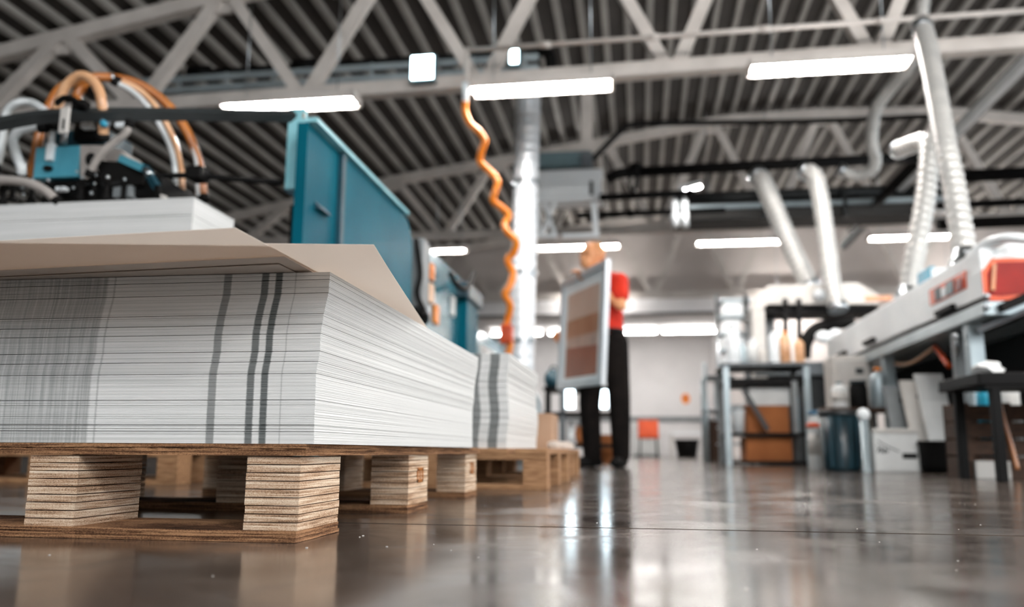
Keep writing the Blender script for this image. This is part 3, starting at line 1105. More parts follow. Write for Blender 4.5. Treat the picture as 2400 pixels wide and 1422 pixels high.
# springs, bolts and small fittings
for k, (px_, py_, r_) in enumerate([(214, 452, 0.008), (222, 430, 0.006), (52, 440, 0.008), (142, 440, 0.006), (55, 455, 0.007), (180, 402, 0.006), (172, 440, 0.006)]):
    MB().ball(W(px_, py_, D - 0.06), r_, 8).build('bolt_head', 'steel', sh)
pb('air_fitting', 'white', 186, 284, 215, 300, D - 0.03, 0.04, 0.006)
pb('air_fitting', 'white', 267, 284, 300, 298, D - 0.03, 0.04, 0.006)
MB().tube(W(232, 287, D), W(248, 287, D - 0.04), 0.022).build('air_coupling', 'mid_grey', sh)
MB().ball(W(243, 290, D - 0.05), 0.016, 10).build('coupling_lens', 'blue_plastic', sh)
pb('air_fitting', 'white', 128, 436, 152, 446, D - 0.04, 0.03, 0.004)
# slotted silver bracket clamped on the rail
bk_ = pb('slotted_bracket', 'offwhite', 135, 250, 163, 312, 2.95, 0.012, 0.004)
pb('slot', 'black', 145, 278, 151, 302, 2.946, 0.006, 0.0, bk_)
MB().tube(W(151, 312, 2.96), W(149, 335, 3.0), 0.012).build('bracket_stem', 'steel', sh)
# cable bundle on the rail
for k in range(3):
    pt('cable_tie', 'rubber', [(132, 240 + 3 * k), (150, 228 + 2 * k), (172, 232 + k), (190, 245), (205, 250 + k)], 2.99 + 0.01 * k, 0.010, seg=8)
pb('cable_clamp', 'rubber', 165, 230, 198, 254, 3.0, 0.05, 0.008)

hoses = [
    ('amber_hose', 'amber', 'thick amber hose arching highest over the feeder rails', [(70, 430, 0.1), (84, 360, 0.08), (100, 290, 0.08), (135, 215, 0.12), (190, 186, 0.2), (260, 182, 0.3), (330, 200, 0.36), (395, 248, 0.4), (440, 312, 0.42), (468, 390, 0.44), (478, 470, 0.44)], 0.019),
    ('amber_hose', 'amber_pale', 'pale amber hose looped upright just behind the slotted bracket', [(128, 300, -0.02), (136, 250, -0.04), (156, 200, -0.05), (192, 177, -0.05), (226, 200, -0.05), (240, 250, -0.05), (243, 330, 0.0)], 0.0185),
    ('amber_hose', 'amber', 'short amber hose bent behind the pale amber loop', [(185, 255, 0.08), (180, 225, 0.09), (200, 205, 0.1), (225, 215, 0.1)], 0.018),
    ('milky_hose', 'clear_hose', 'milky hose arching inside the thick amber arc', [(262, 190, 0.22), (310, 214, 0.28), (352, 258, 0.3), (388, 320, 0.32), (408, 380, 0.32), (412, 460, 0.32)], 0.011),
    ('amber_hose', 'amber_pale', 'pale amber hose running beside the milky inner arc', [(270, 184, 0.26), (330, 214, 0.32), (374, 262, 0.34), (408, 330, 0.36), (425, 400, 0.36), (428, 470, 0.36)], 0.012),
    ('milky_hose', 'clear_hose', 'milky hose outermost on the amber arc with small fittings', [(300, 205, 0.38), (372, 250, 0.42), (430, 300, 0.42), (458, 370, 0.42), (462, 430, 0.42), (466, 474, 0.42)], 0.009),
    ('milky_hose', 'clear_hose', 'milky hose hooped over the curved end of the upper rail', [(-10, 400, 0.0), (5, 330, 0.0), (14, 268, 0.0), (36, 243, 0.0), (70, 240, 0.02), (98, 254, 0.02), (120, 275, 0.04)], 0.0155),
    ('milky_hose', 'clear_hose', 'bright milky hose elbowed down to the cyan valve box', [(108, 299, -0.04), (80, 298, -0.05), (48, 306, -0.06), (30, 328, -0.06), (38, 362, -0.05), (50, 396, -0.04), (48, 420, -0.02)], 0.0175),
    ('grey_hose', 'grey_hose', 'grey hose bowing low along the edge of the feeder pile', [(-30, 424, -0.1), (20, 422, -0.1), (70, 430, -0.1), (110, 450, -0.09), (140, 478, -0.08)], 0.0165),
    ('grey_hose', 'grey_hose', 'grey hose swinging from rail fitting down to the side casting', [(305, 284, -0.06), (296, 310, -0.06), (270, 332, -0.06), (240, 356, -0.06), (220, 386, -0.05), (208, 412, -0.04)], 0.0135),
    ('milky_hose', 'clear_hose', 'short milky hose upright beside the slotted bracket', [(124, 290, -0.01), (122, 320, 0.0), (120, 352, 0.0)], 0.012),
]
for nm, mt, lb, pts, r in hoses:
    c = spline([W(a_, b_, D + e_) for a_, b_, e_ in pts], 10)
    mb = MB()
    r *= 1.14
    mb.rings(c, [r] * len(c), 12)
    ho = thing(nm, lb, 'hose', tuple(c[-1]), 'air hoses on the suction head')
    mb.build('hose_line', mt, ho)
    for e_, nx in ((c[0], c[1]), (c[-1], c[-2])):
        dd = (nx - e_).normalized()
        MB().tube(e_ - dd * 0.004, e_ + dd * 0.028, r * 1.22).build('hose_collar', 'rubber', ho)
    if 'arching highest' in lb or 'outermost' in lb:
        for i in (len(c) // 2, len(c) * 3 // 4):
            dd = (c[i + 1] - c[i]).normalized()
            MB().tube(c[i], c[i] + dd * 0.012, r * 1.2).build('hose_clip', 'steel', ho)


# ================================================================== OVERHEAD SERVICES
# cable tray behind the first truss, black pipe over it
ct = thing('cable_tray', 'galvanised cable tray running behind the first white roof truss', 'cable tray', tuple(W(700, 190, 9.2)))
a, b = W(60, 246, 9.2), W(1262, 128, 9.2)
a.x = max(a.x, -6.2)
for dz in (0.0, 0.14):
    MB().bar((a.x, 9.2, b.z - 0.17 + dz), (b.x, 9.2, b.z - 0.17 + dz), 0.03, 0.08).build('tray_rail', 'galv', ct)
MB().bar((a.x, 9.38, b.z - 0.2), (b.x, 9.38, b.z - 0.2), 0.36, 0.012).build('tray_bed', 'galv', ct)
k = a.x
while k < b.x:
    MB().bar((k, 9.19, b.z - 0.22), (k, 9.19, b.z + 0.02), 0.03, 0.02, (0, 1, 0)).build('tray_rung', 'galv', ct)
    k += 0.62
zt_ = b.z + 0.05
bp_ = thing('black_pipe', 'black pipe with swollen joints lying above the cable tray', 'pipe', (a.x, 9.3, zt_))
MB().tube((a.x + 1.0, 9.3, zt_ + 0.03), (b.x + 0.05, 9.3, zt_ + 0.03), 0.05).build('pipe_run', 'black', bp_)
for px_ in (470, 715, 1230):
    q = W(px_, 150, 9.3)
    MB().tube((q.x - 0.14, 9.3, zt_ + 0.03), (q.x + 0.14, 9.3, zt_ + 0.03), 0.10).build('pipe_joint', 'black', bp_)
mb = MB()
mb.path([(b.x - 0.1, 9.3, zt_ + 0.03), (b.x + 0.06, 9.28, zt_ + 0.03), (b.x + 0.14, 9.22, zt_ - 0.1), (b.x + 0.14, 9.2, zt_ - 0.35)], 0.07, 10)
mb.build('pipe_elbow', 'black', bp_)


def flood(label, px_, py_, d, w, h, tilt, on='flood'):
    c = W(px_, py_, d)
    t = thing('floodlight', label, 'floodlight', tuple(c))
    MB().box(c.x - w / 2 - 0.02, c.x + w / 2 + 0.02, d, d + 0.09, c.z - h / 2 - 0.03, c.z + h / 2 + 0.02, 0.012).build('lamp_body', 'blue_grey', t)
    MB().box(c.x - w / 2, c.x + w / 2, d - 0.008, d + 0.0, c.z - h / 2, c.z + h / 2, 0.002).build('lamp_glass', on, t)
    MB().bar((c.x - w / 2 - 0.03, d + 0.05, c.z + h / 2 + 0.01), (c.x - w / 2 - 0.03, d + 0.05, c.z - 0.02), 0.012, 0.03, (0, 1, 0)).build('yoke_arm', 'mid_grey', t)
    MB().bar((c.x + w / 2 + 0.03, d + 0.05, c.z + h / 2 + 0.01), (c.x + w / 2 + 0.03, d + 0.05, c.z - 0.02), 0.012, 0.03, (0, 1, 0)).build('yoke_arm', 'mid_grey', t)
    return t


flood('square floodlight glowing blue white on the first roof truss', 990, 158, 8.2, 0.235, 0.255, 0)
flood('small slim floodlight glowing beside the black pipe elbow', 1205, 132, 8.9, 0.09, 0.165, 0)

# compressed-air pipe with the orange coiled hose
YA_ = 7.9
ap = thing('air_pipe', 'thin white compressed air pipe along the truss with a drop leg', 'pipe', tuple(W(1094, 235, YA_)))
p0 = W(1096, 118, YA_)
p2 = W(2420, 24, YA_)
MB().tube(p0, p2, 0.026).build('pipe_run', 'steel_white', ap)
for k in range(1, 5):
    q = p0.lerp(p2, k / 5 - 0.05)
    MB().tube(q - Vector((0.05, 0, 0)), q + Vector((0.05, 0, 0)), 0.036).build('pipe_joint', 'steel_white', ap)
MB().tube(p0 + Vector((0, 0, 0.026)), W(1092, 205, YA_), 0.026).build('drop_leg', 'steel_white', ap)
MB().tube(W(1092, 195, YA_), W(1090, 240, YA_), 0.036, 0.03).build('hose_coupling', 'white', ap)
zig = [(1090, 236), (1090, 262), (1102, 290), (1122, 308), (1136, 330), (1128, 355), (1126, 380), (1148, 402), (1166, 424), (1160, 450), (1156, 470), (1180, 490), (1192, 506), (1182, 525), (1190, 545), (1210, 566), (1204, 592),
       (1190, 610), (1202, 640), (1196, 668), (1184, 690), (1196, 716), (1190, 750), (1184, 775), (1196, 800), (1190, 835)]
oh = MB()
c = []
for i, (a_, b_) in enumerate(zig):
    c.append(W(a_, b_, YA_ + 0.05 * math.sin(i * 1.2)))
c = spline(c, 8)
oh.rings(c, [0.034] * len(c), 12)
oo = thing('coiled_hose', 'orange coiled air hose dangling from the white pipe', 'hose', tuple(c[-1]))
oh.build('hose_line', 'orange', oo)
MB().tube(c[-1], c[-1] + Vector((0, 0, -0.12)), 0.05).build('hose_coupling', 'black', oo)
MB().box(c[-1].x - 0.07, c[-1].x + 0.05, c[-1].y - 0.05, c[-1].y + 0.05, c[-1].z + 0.12, c[-1].z + 0.3, 0.02).build('hose_regulator', 'orange_plastic', oo)

# upright shiny duct beside the person
YD = 9.7
dct = thing('spiral_duct', 'upright shiny aluminium duct standing beside the coiled hose', 'duct', tuple(W(1222, 860, YD)))
MB().flex([W(1221, 900, YD), W(1222, 840, YD), W(1226, 640, YD), W(1232, 440, YD), W(1237, 270, YD), W(1238, 236, YD + 0.05), W(1239, 228, YD + 0.5)], 0.152, 0.11, 0.02, 20).build('duct_line', 'alu_duct', dct)
for py_ in (430, 640, 800):
    q = W(1222 + (860 - py_) * 0.026, py_, YD)
    MB().lathe([(0.157, -0.03), (0.161, -0.02), (0.161, 0.02), (0.157, 0.03)], q, 20).build('duct_band', 'steel', dct)
q = W(1221, 900, YD)
MB().lathe([(0.24, -q.z + 0.001), (0.24, -0.2), (0.14, 0.0)], q, 20).build('duct_foot', 'galv', dct)
MB().ball(W(1202, 432, YD - 0.1), 0.05, 10).build('duct_damper_knob', 'steel', dct)

# hanging fan heater in its white frame
YH_ = 12.3


def hb(nm, mt, x0, y0, x1, y1, par, d=YH_, dep=0.4, bev=0.01):
    a_, b_ = W(x0, y1, d), W(x1, y0, d)
    return MB().box(a_.x, b_.x, d, d + dep, a_.z, b_.z, bev).build(nm, mt, par)


fh = thing('fan_heater', 'white fan heater with grey box on top hung in a braced frame', 'heater', tuple(W(1330, 555, YH_)))
hb('motor_box', 'blue_grey', 1258, 352, 1380, 394, fh)
hb('junction_box', 'mid_grey', 1362, 354, 1388, 392, fh, YH_ - 0.06, 0.2)
cbn = hb('cabinet', 'white', 1252, 396, 1408, 474, fh)
hb('cabinet_lip', 'white', 1248, 394, 1412, 406, fh, YH_ - 0.03, 0.46)
hb('vent_slot', 'black', 1382, 424, 1390, 456, cbn, YH_ - 0.012, 0.02, 0)
hb('front_panel', 'white', 1268, 420, 1372, 462, cbn, YH_ - 0.015, 0.02, 0.006)
for a_, b_, w_ in (((1276, 474), (1300, 548), 0.06), ((1300, 474), (1272, 548), 0.06), ((1392, 474), (1398, 556), 0.085), ((1262, 474), (1264, 548), 0.05), ((1318, 553), (1400, 551), 0.06), ((1258, 553), (1306, 553), 0.06)):
    MB().bar(W(*a_, YH_ + 0.05), W(*b_, YH_ + 0.05), w_, w_, (0, 1, 0)).build('frame_brace', 'white', fh)
MB().bar(W(1376, 352, YH_ + 0.2), Vector((W(1376, 352, YH_ + 0.2).x, YH_ + 0.2, roofz(W(1376, 352, YH_).x) - 0.02)), 0.18, 0.05, (0, 1, 0)).build('hanger', 'steel_white', fh)
bc = thing('black_cable', 'thin black conduit rising from the fan heater to the roof', 'cable', tuple(W(1390, 375, YH_)))
MB().path([W(1388, 374, YH_), W(1410, 352, YH_), W(1450, 312, YH_ + 0.2), W(1484, 292, YH_ + 0.3), W(1620, 288, YH_ + 0.4), W(1900, 284, YH_ + 0.6), W(2230, 270, YH_ + 0.8)], 0.042, 10).build('conduit_line', 'black', bc)

# black pipework
kp = thing('black_pipework', 'thick black pipe from the heater, turning back at a right angle', 'pipe', tuple(W(1420, 418, 11.6)))
qa, qb = W(1470, 404, 11.6), W(2158, 368, 11.6)
MB().tube(qa, qb, 0.075).build('pipe_run', 'black', kp)
MB().path([qa, W(1446, 408, 11.6), W(1424, 420, 11.65)], 0.075, 10).build('pipe_elbow', 'black', kp)
qc = SX(1996, 545, qb.x)
MB().tube(qb, (qb.x, qc.y, qb.z), 0.075).build('pipe_run', 'black', kp)
MB().ball(qb, 0.105, 12).build('pipe_elbow', 'black', kp)
MB().path([W(1484, 400, 11.5), W(1474, 425, 11.5), W(1482, 448, 11.5), W(1492, 425, 11.5), W(1494, 398, 11.5)], 0.025, 8).build('cable_loop', 'black', kp)
MB().tube(W(1490, 385, 11.6), W(1490, 402, 11.6), 0.09).build('valve_body', 'black', kp)
tp = thing('black_pipe', 'thinner black pipe level below the thick black pipework', 'pipe', tuple(W(1420, 462, 12.2)))
MB().tube(W(1405, 463, 12.2), W(1620, 452, 12.2), 0.055).build('pipe_run', 'black', tp)
MB().tube(W(1610, 453, 12.2), W(1625, 452, 12.2), 0.075).build('pipe_joint', 'black', tp)
lp = thing('black_pipe', 'lowest black pipe just above the far truss chord', 'pipe', tuple(W(1360, 505, 13.5)))
MB().tube(W(1352, 505, 13.5), W(1700, 492, 13.5), 0.05).build('pipe_run', 'black', lp)
MB().tube(W(1470, 500, 13.5), W(1484, 500, 13.5), 0.07).build('pipe_joint', 'black', lp)
# large dark duct with lighter flange under the pipes
bd = thing('square_duct', 'large dark square duct behind the slanting flexible ducts', 'duct', tuple(W(1800, 520, 13.8)))
a, b = W(1585, 520, 13.8), W(2170, 440, 13.8)
MB().box(a.x, b.x, 13.8, 14.4, a.z, b.z - 0.12, 0.01).build('duct_body', 'wall_dark', bd)
MB().box(a.x - 0.1, b.x + 0.6, 13.74, 14.42, b.z - 0.24, b.z - 0.16, 0.01).build('duct_flange', 'galv', bd)
MB().tube((a.x, 13.9, b.z), (b.x + 0.5, 13.9, b.z), 0.10).build('duct_cover', 'charcoal', bd)
for px_ in (1600, 1790, 1980, 2150):
    q = W(px_, 480, 13.76)
    MB().box(q.x - 0.03, q.x + 0.03, 13.72, 13.8, a.z - 0.02, b.z, 0).build('duct_rib', 'charcoal', bd)
for px_, lb in ((1583, 'pale bottle-shaped nozzle pair under the square duct, nearer the worker'), (1606, 'pale bottle-shaped nozzle pair under the square duct, nearer the ducts')):
    q = W(px_, 532, 13.4)
    t = thing('hanging_nozzle', lb, 'nozzle', tuple(q))
    MB().lathe([(0.06, 0.0), (0.06, 0.22), (0.04, 0.28), (0.055, 0.34), (0.055, 0.44)], q, 14).build('nozzle_body', 'white', t)
    MB().tube(q + Vector((0, 0, 0.44)), q + Vector((0, 0, 0.6)), 0.02).build('nozzle_stem', 'steel', t)
hn = thing('strip_lamp', 'short slanting white strip lamp above the hanging nozzles', 'lamp', tuple(W(1620, 440, 13.0)))
MB().bar(W(1592, 444, 13.0), W(1644, 432, 13.0), 0.1, 0.09).build('lamp_body', 'white', hn)
MB().bar(W(1594, 449, 12.98), W(1642, 437, 12.98), 0.06, 0.02).build('lamp_lens', 'tube', hn)

# long members running down the hall over the dryer
lb_ = thing('long_brace', 'pale square tube brace running down the hall under the roof', 'brace', tuple(SX(2255, 305, 4.2)))
a = SX(2420, 130, 4.2)
MB().bar((4.2, a.y - 0.2, a.z), (4.2, 14.4, a.z), 0.10, 0.10).build('tube_member', 'white', lb_)
for yy in (T1, 14.3):
    MB().box(4.12, 4.28, yy - 0.1, yy + 0.1, a.z - 0.08, a.z + 0.08).build('joint_plate', 'steel_white', lb_)
rl = thing('track_rail', 'dark blue grey track rail running parallel above the pale brace', 'rail', tuple(SX(2350, 145, 4.6)))
a = SX(2400, 150, 4.75)
MB().bar((4.75, a.y - 0.6, a.z), (4.75, 20.0, a.z), 0.10, 0.16).build('rail_beam', 'charcoal', rl)
MB().bar((4.69, a.y - 0.6, a.z), (4.69, 20.0, a.z), 0.02, 0.06).build('rail_lip', 'galv', rl)

for py_, r_, nm in ((412, 0.10, 'thick black overhead pipe ending behind the tall flexible duct'), (478, 0.06, 'lower black overhead pipe behind the tall flexible duct'), (522, 0.09, 'lowest dark overhead pipe behind the tall flexible duct')):
    q0, q1 = W(2196, py_ + 4, 13.0), W(2480, py_ - 10, 13.0)
    q1 = q0 + (q1 - q0) * ((XR - q0.x) / (q1.x - q0.x))
    q1.z = q0.z + 0.12
    t = thing('black_pipe', nm, 'pipe', tuple(q0))
    MB().tube(q0, q1, r_).build('pipe_run', 'black', t)
    MB().tube(q0.lerp(q1, 0.4), q0.lerp(q1, 0.44), r_ * 1.3).build('pipe_joint', 'black', t)


def duct(label, pts, r, mt='white_duct', pitch=0.075, amp=0.08, cuff=True):
    c = [W(*p) for p in pts]
    t = thing('flexible_duct', label, 'duct', tuple(c[-1]), 'flexible ducts')
    MB().flex(c, r, pitch, amp, 16).build('duct_line', mt, t)
    if cuff:
        for e_, nx in ((c[0], c[1]), (c[-1], c[-2])):
            dd = (nx - e_).normalized()
            MB().tube(e_ - dd * 0.03, e_ + dd * 0.05, r * 1.12, seg=16).build('duct_cuff', 'steel', t)
    return t


duct('tall flexible duct dropping onto the hood of the white dryer', [(2160, 62, 7.3), (2170, 90, 7.2), (2188, 180, 6.9), (2212, 320, 6.4), (2238, 450, 6.2), (2262, 606, 6.0)], 0.076)
duct('flexible duct with a top elbow dropping onto the white dryer', [(2108, 350, 8.0), (2140, 338, 7.7), (2168, 332, 7.5), (2178, 350, 7.4), (2170, 450, 7.3), (2148, 580, 7.2), (2128, 690, 7.15)], 0.078)
duct('slanting flexible duct ending on the hooded machine, crossing the far lamp', [(1776, 412, 10.6), (1790, 430, 10.5), (1812, 480, 10.4), (1850, 570, 10.3), (1898, 672, 10.2)], 0.112)
duct('steep flexible duct hanging in front of the hooded machine', [(1888, 402, 10.0), (1908, 410, 9.9), (1922, 460, 9.8), (1938, 570, 9.7), (1948, 650, 9.6), (1964, 722, 9.5)], 0.095)
duct('crooked flexible duct twisting up past the black pipework', [(1970, 398, 11.0), (2005, 412, 11.0), (2042, 400, 10.9), (2052, 372, 10.8), (2044, 340, 10.7), (2046, 290, 10.6), (2056, 250, 10.5), (2090, 205, 10.3), (2126, 160, 10.0), (2150, 95, 9.7), (2162, 20, 9.6), (2166, -24, 9.55)], 0.075)


# ================================================================== WHITE DRYER
XD = 2.00
yN = SX(2312, 690, XD).y                     # near end
yFar = 9.4
zlo = (SX(2320, 698, XD).z + SX(1960, 845, XD).z) / 2
zhi = (SX(2140, 668, XD).z + SX(1960, 785, XD).z) / 2
XD2 = 3.3
dr = thing('tunnel_dryer', 'long white tunnel dryer on legs with orange windows', 'dryer', (2.4, 6.5, 0))
MB().box(XD, XD2, yN + 0.05, yFar, zlo, zhi, 0.015).build('tunnel_body', 'white', dr)
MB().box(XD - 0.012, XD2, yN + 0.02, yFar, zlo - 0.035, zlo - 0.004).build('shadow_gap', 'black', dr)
MB().box(XD - 0.02, XD2, yN, yFar, zlo - 0.115, zlo - 0.035, 0.006).build('base_rail', 'galv', dr)
# raised hood at the near end: bevelled profile seen from its end
yHf = SX(2158, 690, XD).y
zh = SX(2290, 572, XD).z
pr = [(XD - 0.01, yN, zlo), (XD - 0.01, yN, zh - 0.16), (XD + 0.16, yN, zh), (XD2, yN, zh), (XD2, yN, zlo)]
hd = MB().prism(pr, (0, yHf - yN, 0)).build('hood', 'white', dr)
# side window of the hood, with the things seen in it
w0, w1 = SX(2264, 665, XD - 0.014), SX(2178, 690, XD - 0.014)
wz0, wz1 = SX(2220, 700, XD).z, SX(2220, 660, XD).z
MB().box(XD - 0.016, XD - 0.008, w0.y, w1.y, wz0, wz1, 0.002).build('side_window', 'orange_plastic', dr)
for k, (t0, t1_, mt) in enumerate(((0.30, 0.48, 'blue_grey'), (0.50, 0.62, 'white'), (0.64, 0.80, 'mid_grey'), (0.06, 0.22, 'red_plastic'))):
    MB().box(XD - 0.024, XD - 0.016, w0.y + (w1.y - w0.y) * t0, w0.y + (w1.y - w0.y) * t1_, wz0 + 0.01, wz1 - 0.015 - 0.02 * (k % 2), 0.002).build('window_gauge', mt, dr)
MB().bar((XD + 0.07, w0.y - 0.2, zh - 0.07), (XD + 0.07, w1.y, zh - 0.07), 0.02, 0.05).build('hood_stripe', 'orange_plastic', dr)
# front face with the big red window
a, b = W(2318, 690, yN - 0.01), W(2420, 612, yN - 0.01)
cz = [(a.x, a.z), (a.x, b.z - 0.06), (a.x + 0.05, b.z), (b.x + 0.5, b.z), (b.x + 0.5, a.z + 0.06), (a.x + 0.06, a.z - 0.01)]
wn = MB().prism([(x_, yN - 0.012, z_) for x_, z_ in cz], (0, 0.014, 0)).build('end_window', 'red_plastic', dr)
cz2 = [(a.x - 0.025, a.z - 0.03), (a.x - 0.025, b.z - 0.05), (a.x + 0.035, b.z + 0.025), (b.x + 0.52, b.z + 0.025), (b.x + 0.52, a.z + 0.03), (a.x + 0.05, a.z - 0.035)]
MB().prism([(x_, yN - 0.006, z_) for x_, z_ in cz2], (0, 0.01, 0)).build('window_rim', 'orange_plastic', dr)
MB().bar(W(2330, 618, yN - 0.02), W(2326, 680, yN - 0.02), 0.02, 0.02).build('window_hinge', 'amber', dr)
for py_ in (690, 716):
    MB().ball(W(2312, py_ + 4, yN - 0.03), 0.022, 10).build('chrome_knob', 'steel', dr)
MB().bar(W(2345, 722, yN - 0.03), W(2420, 690, yN - 0.03), 0.04, 0.05).build('feed_roller', 'rubber', dr)
MB().bar(W(2300, 775, yN + 0.3), W(2430, 722, yN - 0.25), 0.05, 0.035).build('belt_edge', 'steel', dr)
for px_, py_ in ((2215, 726), (2036, 800), (1972, 829)):
    q = SX(px_, py_, XD - 0.02)
    MB().box(XD - 0.04, XD, q.y - 0.16, q.y + 0.16, q.z - 0.02, q.z + 0.016, 0.006).build('door_handle', 'black', dr)
for yy, r_ in ((SX(2262, 800, XD).y, 0.045), (SX(2228, 820, XD).y, 0.035), (SX(2068, 880, XD).y, 0.045), (9.2, 0.045)):
    for xx in (XD + 0.05, XD2 - 0.06):
        MB().box(xx - r_, xx + r_, yy - r_, yy + r_, 0.0, zlo - 0.115, 0.006).build('leg', 'galv' if r_ > 0.04 else 'grey', dr)
MB().tube(SX(2243, 785, XD), SX(2243, 830, XD), 0.012).build('leg_screw', 'steel', dr)
MB().ball(SX(2241, 788, XD - 0.03), 0.022, 10).build('chrome_knob', 'steel', dr)
MB().box(XD + 0.5, XD2, 5.2, 9.1, 0.05, zlo - 0.12, 0.01).build('underside_shade', 'black', dr)  # black block added to stand for the deep shade under the dryer
# things on top of the dryer
q = SX(2192, 632, XD + 0.25)
MB().box(q.x - 0.1, q.x + 0.12, q.y - 0.2, q.y + 0.2, zhi, q.z - 0.02, 0.02).build('top_cover', 'white', dr)
MB().box(q.x - 0.104, q.x - 0.06, q.y - 0.19, q.y + 0.1, q.z - 0.12, q.z - 0.01, 0.008).build('blue_label', 'blue_plastic', dr)
for q, zz in ((W(2128, 690, 7.15), zhi), (W(2262, 606, 6.0), zh)):
    MB().lathe([(0.13, zz - q.z - 0.02), (0.11, (zz - q.z) * 0.4 - 0.01), (0.088, 0.03)], q, 16).build('duct_socket', 'steel', dr)
MB().path([W(2420, 562, 5.0), W(2360, 558, 5.1), W(2310, 572, 5.3), W(2275, 600, 5.6)], 0.03, 10).build('top_pipe', 'white', dr)
oc = thing('orange_cable', 'orange cable sagging under the white dryer', 'cable', tuple(SX(2070, 835, XD + 0.05)))
MB().path([SX(2066, 838, XD + 0.1), SX(2095, 850, XD + 0.1), SX(2130, 852, XD + 0.1), SX(2165, 832, XD + 0.1), SX(2190, 812, XD + 0.1)], 0.014, 8).build('cable_line', 'amber_pale', oc)
MB().path([SX(2190, 812, XD + 0.1), SX(2205, 830, XD + 0.1), SX(2224, 858, XD + 0.1)], 0.018, 8).build('cable_branch', 'orange_plastic', oc)

# ================================================================== UNDER AND BESIDE THE DRYER
def wb(nm, mt, x0, y0, x1, y1, d, dep, par=None, bev=0.006, floor=False):
    a_, b_ = W(x0, y1, d), W(x1, y0, d)
    return MB().box(a_.x, b_.x, d, d + dep, 0.0 if floor else a_.z, b_.z, bev).build(nm, mt, par)


# low black bench in front of the dryer
YBn = 4.30
bt = W(2300, 872, YBn).z
bx = W(2292, 880, YBn).x
bn = thing('black_bench', 'low black steel bench in front of the white dryer', 'bench', (bx + 0.6, 4.7, 0))
MB().box(bx, bx + 1.4, YBn, YBn + 0.55, bt - 0.06, bt, 0.006).build('bench_top', 'black', bn)
MB().box(bx + 0.03, bx + 1.4, YBn + 0.005, YBn + 0.025, bt - 0.075, bt - 0.06).build('bench_apron', 'black', bn)
for xx in (W(2338, 1000, YBn + 0.03).x, bx + 1.35):
    for yy in (YBn + 0.03, YBn + 0.50):
        MB().box(xx - 0.022, xx + 0.022, yy - 0.022, yy + 0.022, 0, bt - 0.06, 0.004).build('leg', 'black', bn)
bm = bmesh.new()
bmesh.ops.create_icosphere(bm, subdivisions=3, radius=0.07)
for v in bm.verts:
    v.co *= 1 + 0.45 * noise.noise(v.co * 22)
    v.co.z = max(v.co.z * 0.62, -0.02)
q = W(2318, 868, YBn + 0.15)
bmesh.ops.translate(bm, vec=(q.x, YBn + 0.15, bt + 0.0205), verts=bm.verts)
tag(MB().from_bm(bm).build('rag', 'white_matte'), 'crumpled white rag lying on the low black bench', 'rag')

# wooden crate of odds and ends
YC = 4.90
ca, cb_ = W(2246, 944, YC), W(2430, 944, YC)
cr = thing('wooden_crate', 'brown wooden crate of odds and ends behind the low black bench', 'crate', ((ca.x + cb_.x) / 2, YC + 0.12, 0))
h = ca.z
n = 4
for i in range(n):
    z0 = 0.03 + i * (h - 0.03) / n
    MB().box(ca.x, cb_.x, YC, YC + 0.018, z0, z0 + (h - 0.03) / n - 0.012, 0.002).build('front_slat', 'wood_dark', cr)
    MB().box(ca.x, ca.x + 0.018, YC + 0.018, YC + 0.25, z0, z0 + (h - 0.03) / n - 0.012, 0.002).build('side_slat', 'wood_dark', cr)
for xx in (ca.x - 0.012, (ca.x + cb_.x) / 2, cb_.x - 0.05):
    MB().box(xx, xx + 0.06, YC - 0.016, YC, 0.0, h, 0.002).build('batten', 'wood_dark', cr)
MB().box(ca.x, cb_.x, YC, YC + 0.25, 0.0, 0.03).build('crate_floor', 'wood_dark', cr)
MB().box(ca.x, cb_.x, YC + 0.235, YC + 0.25, 0.03, h).build('back_board', 'wood_dark', cr)
pl = wb('ribbed_panel', 'offwhite', 2286, 1046, 2366, 1088, YC - 0.05, 0.03)
tag(pl, 'pale ribbed panel leaning on the wooden crate', 'panel')
pl.location.z = 0.0
q = W(2312, 915, YC + 0.1)
for (px_, nm, mt, lb, hh, r_) in ((2312, 'paint_tin', 'blue_plastic', 'bright blue tin standing in the wooden crate', 0.11, 0.05), (2362, 'paper_roll', 'white_matte', 'pale roll lying in the wooden crate beside the blue tin', 0.12, 0.06)):
    q = W(px_, 946, YC + 0.13)
    t = thing(nm, lb, 'tin' if nm == 'paint_tin' else 'roll', (q.x, q.y, 0.0305))
    MB().lathe([(r_, 0), (r_, h - 0.03 + hh * 0.55), (r_ * 0.93, h - 0.03 + hh * 0.6)], (q.x, q.y, 0.0305), 16).build('shell', mt, t)
    MB().lathe([(r_ * 0.85, 0), (r_ * 0.85, 0.012)], (q.x, q.y, h + hh * 0.6), 16).build('lid', 'white', t)
ob = thing('amber_hose', 'thin amber hose leaning across the wooden crate', 'hose', tuple(W(2370, 1070, YC - 0.03)))
MB().path([W(2340, 930, YC - 0.03), W(2352, 980, YC - 0.04), W(2372, 1050, YC - 0.06), W(2385, 1100, YC - 0.08)], 0.012, 8).build('hose_line', 'amber', ob)


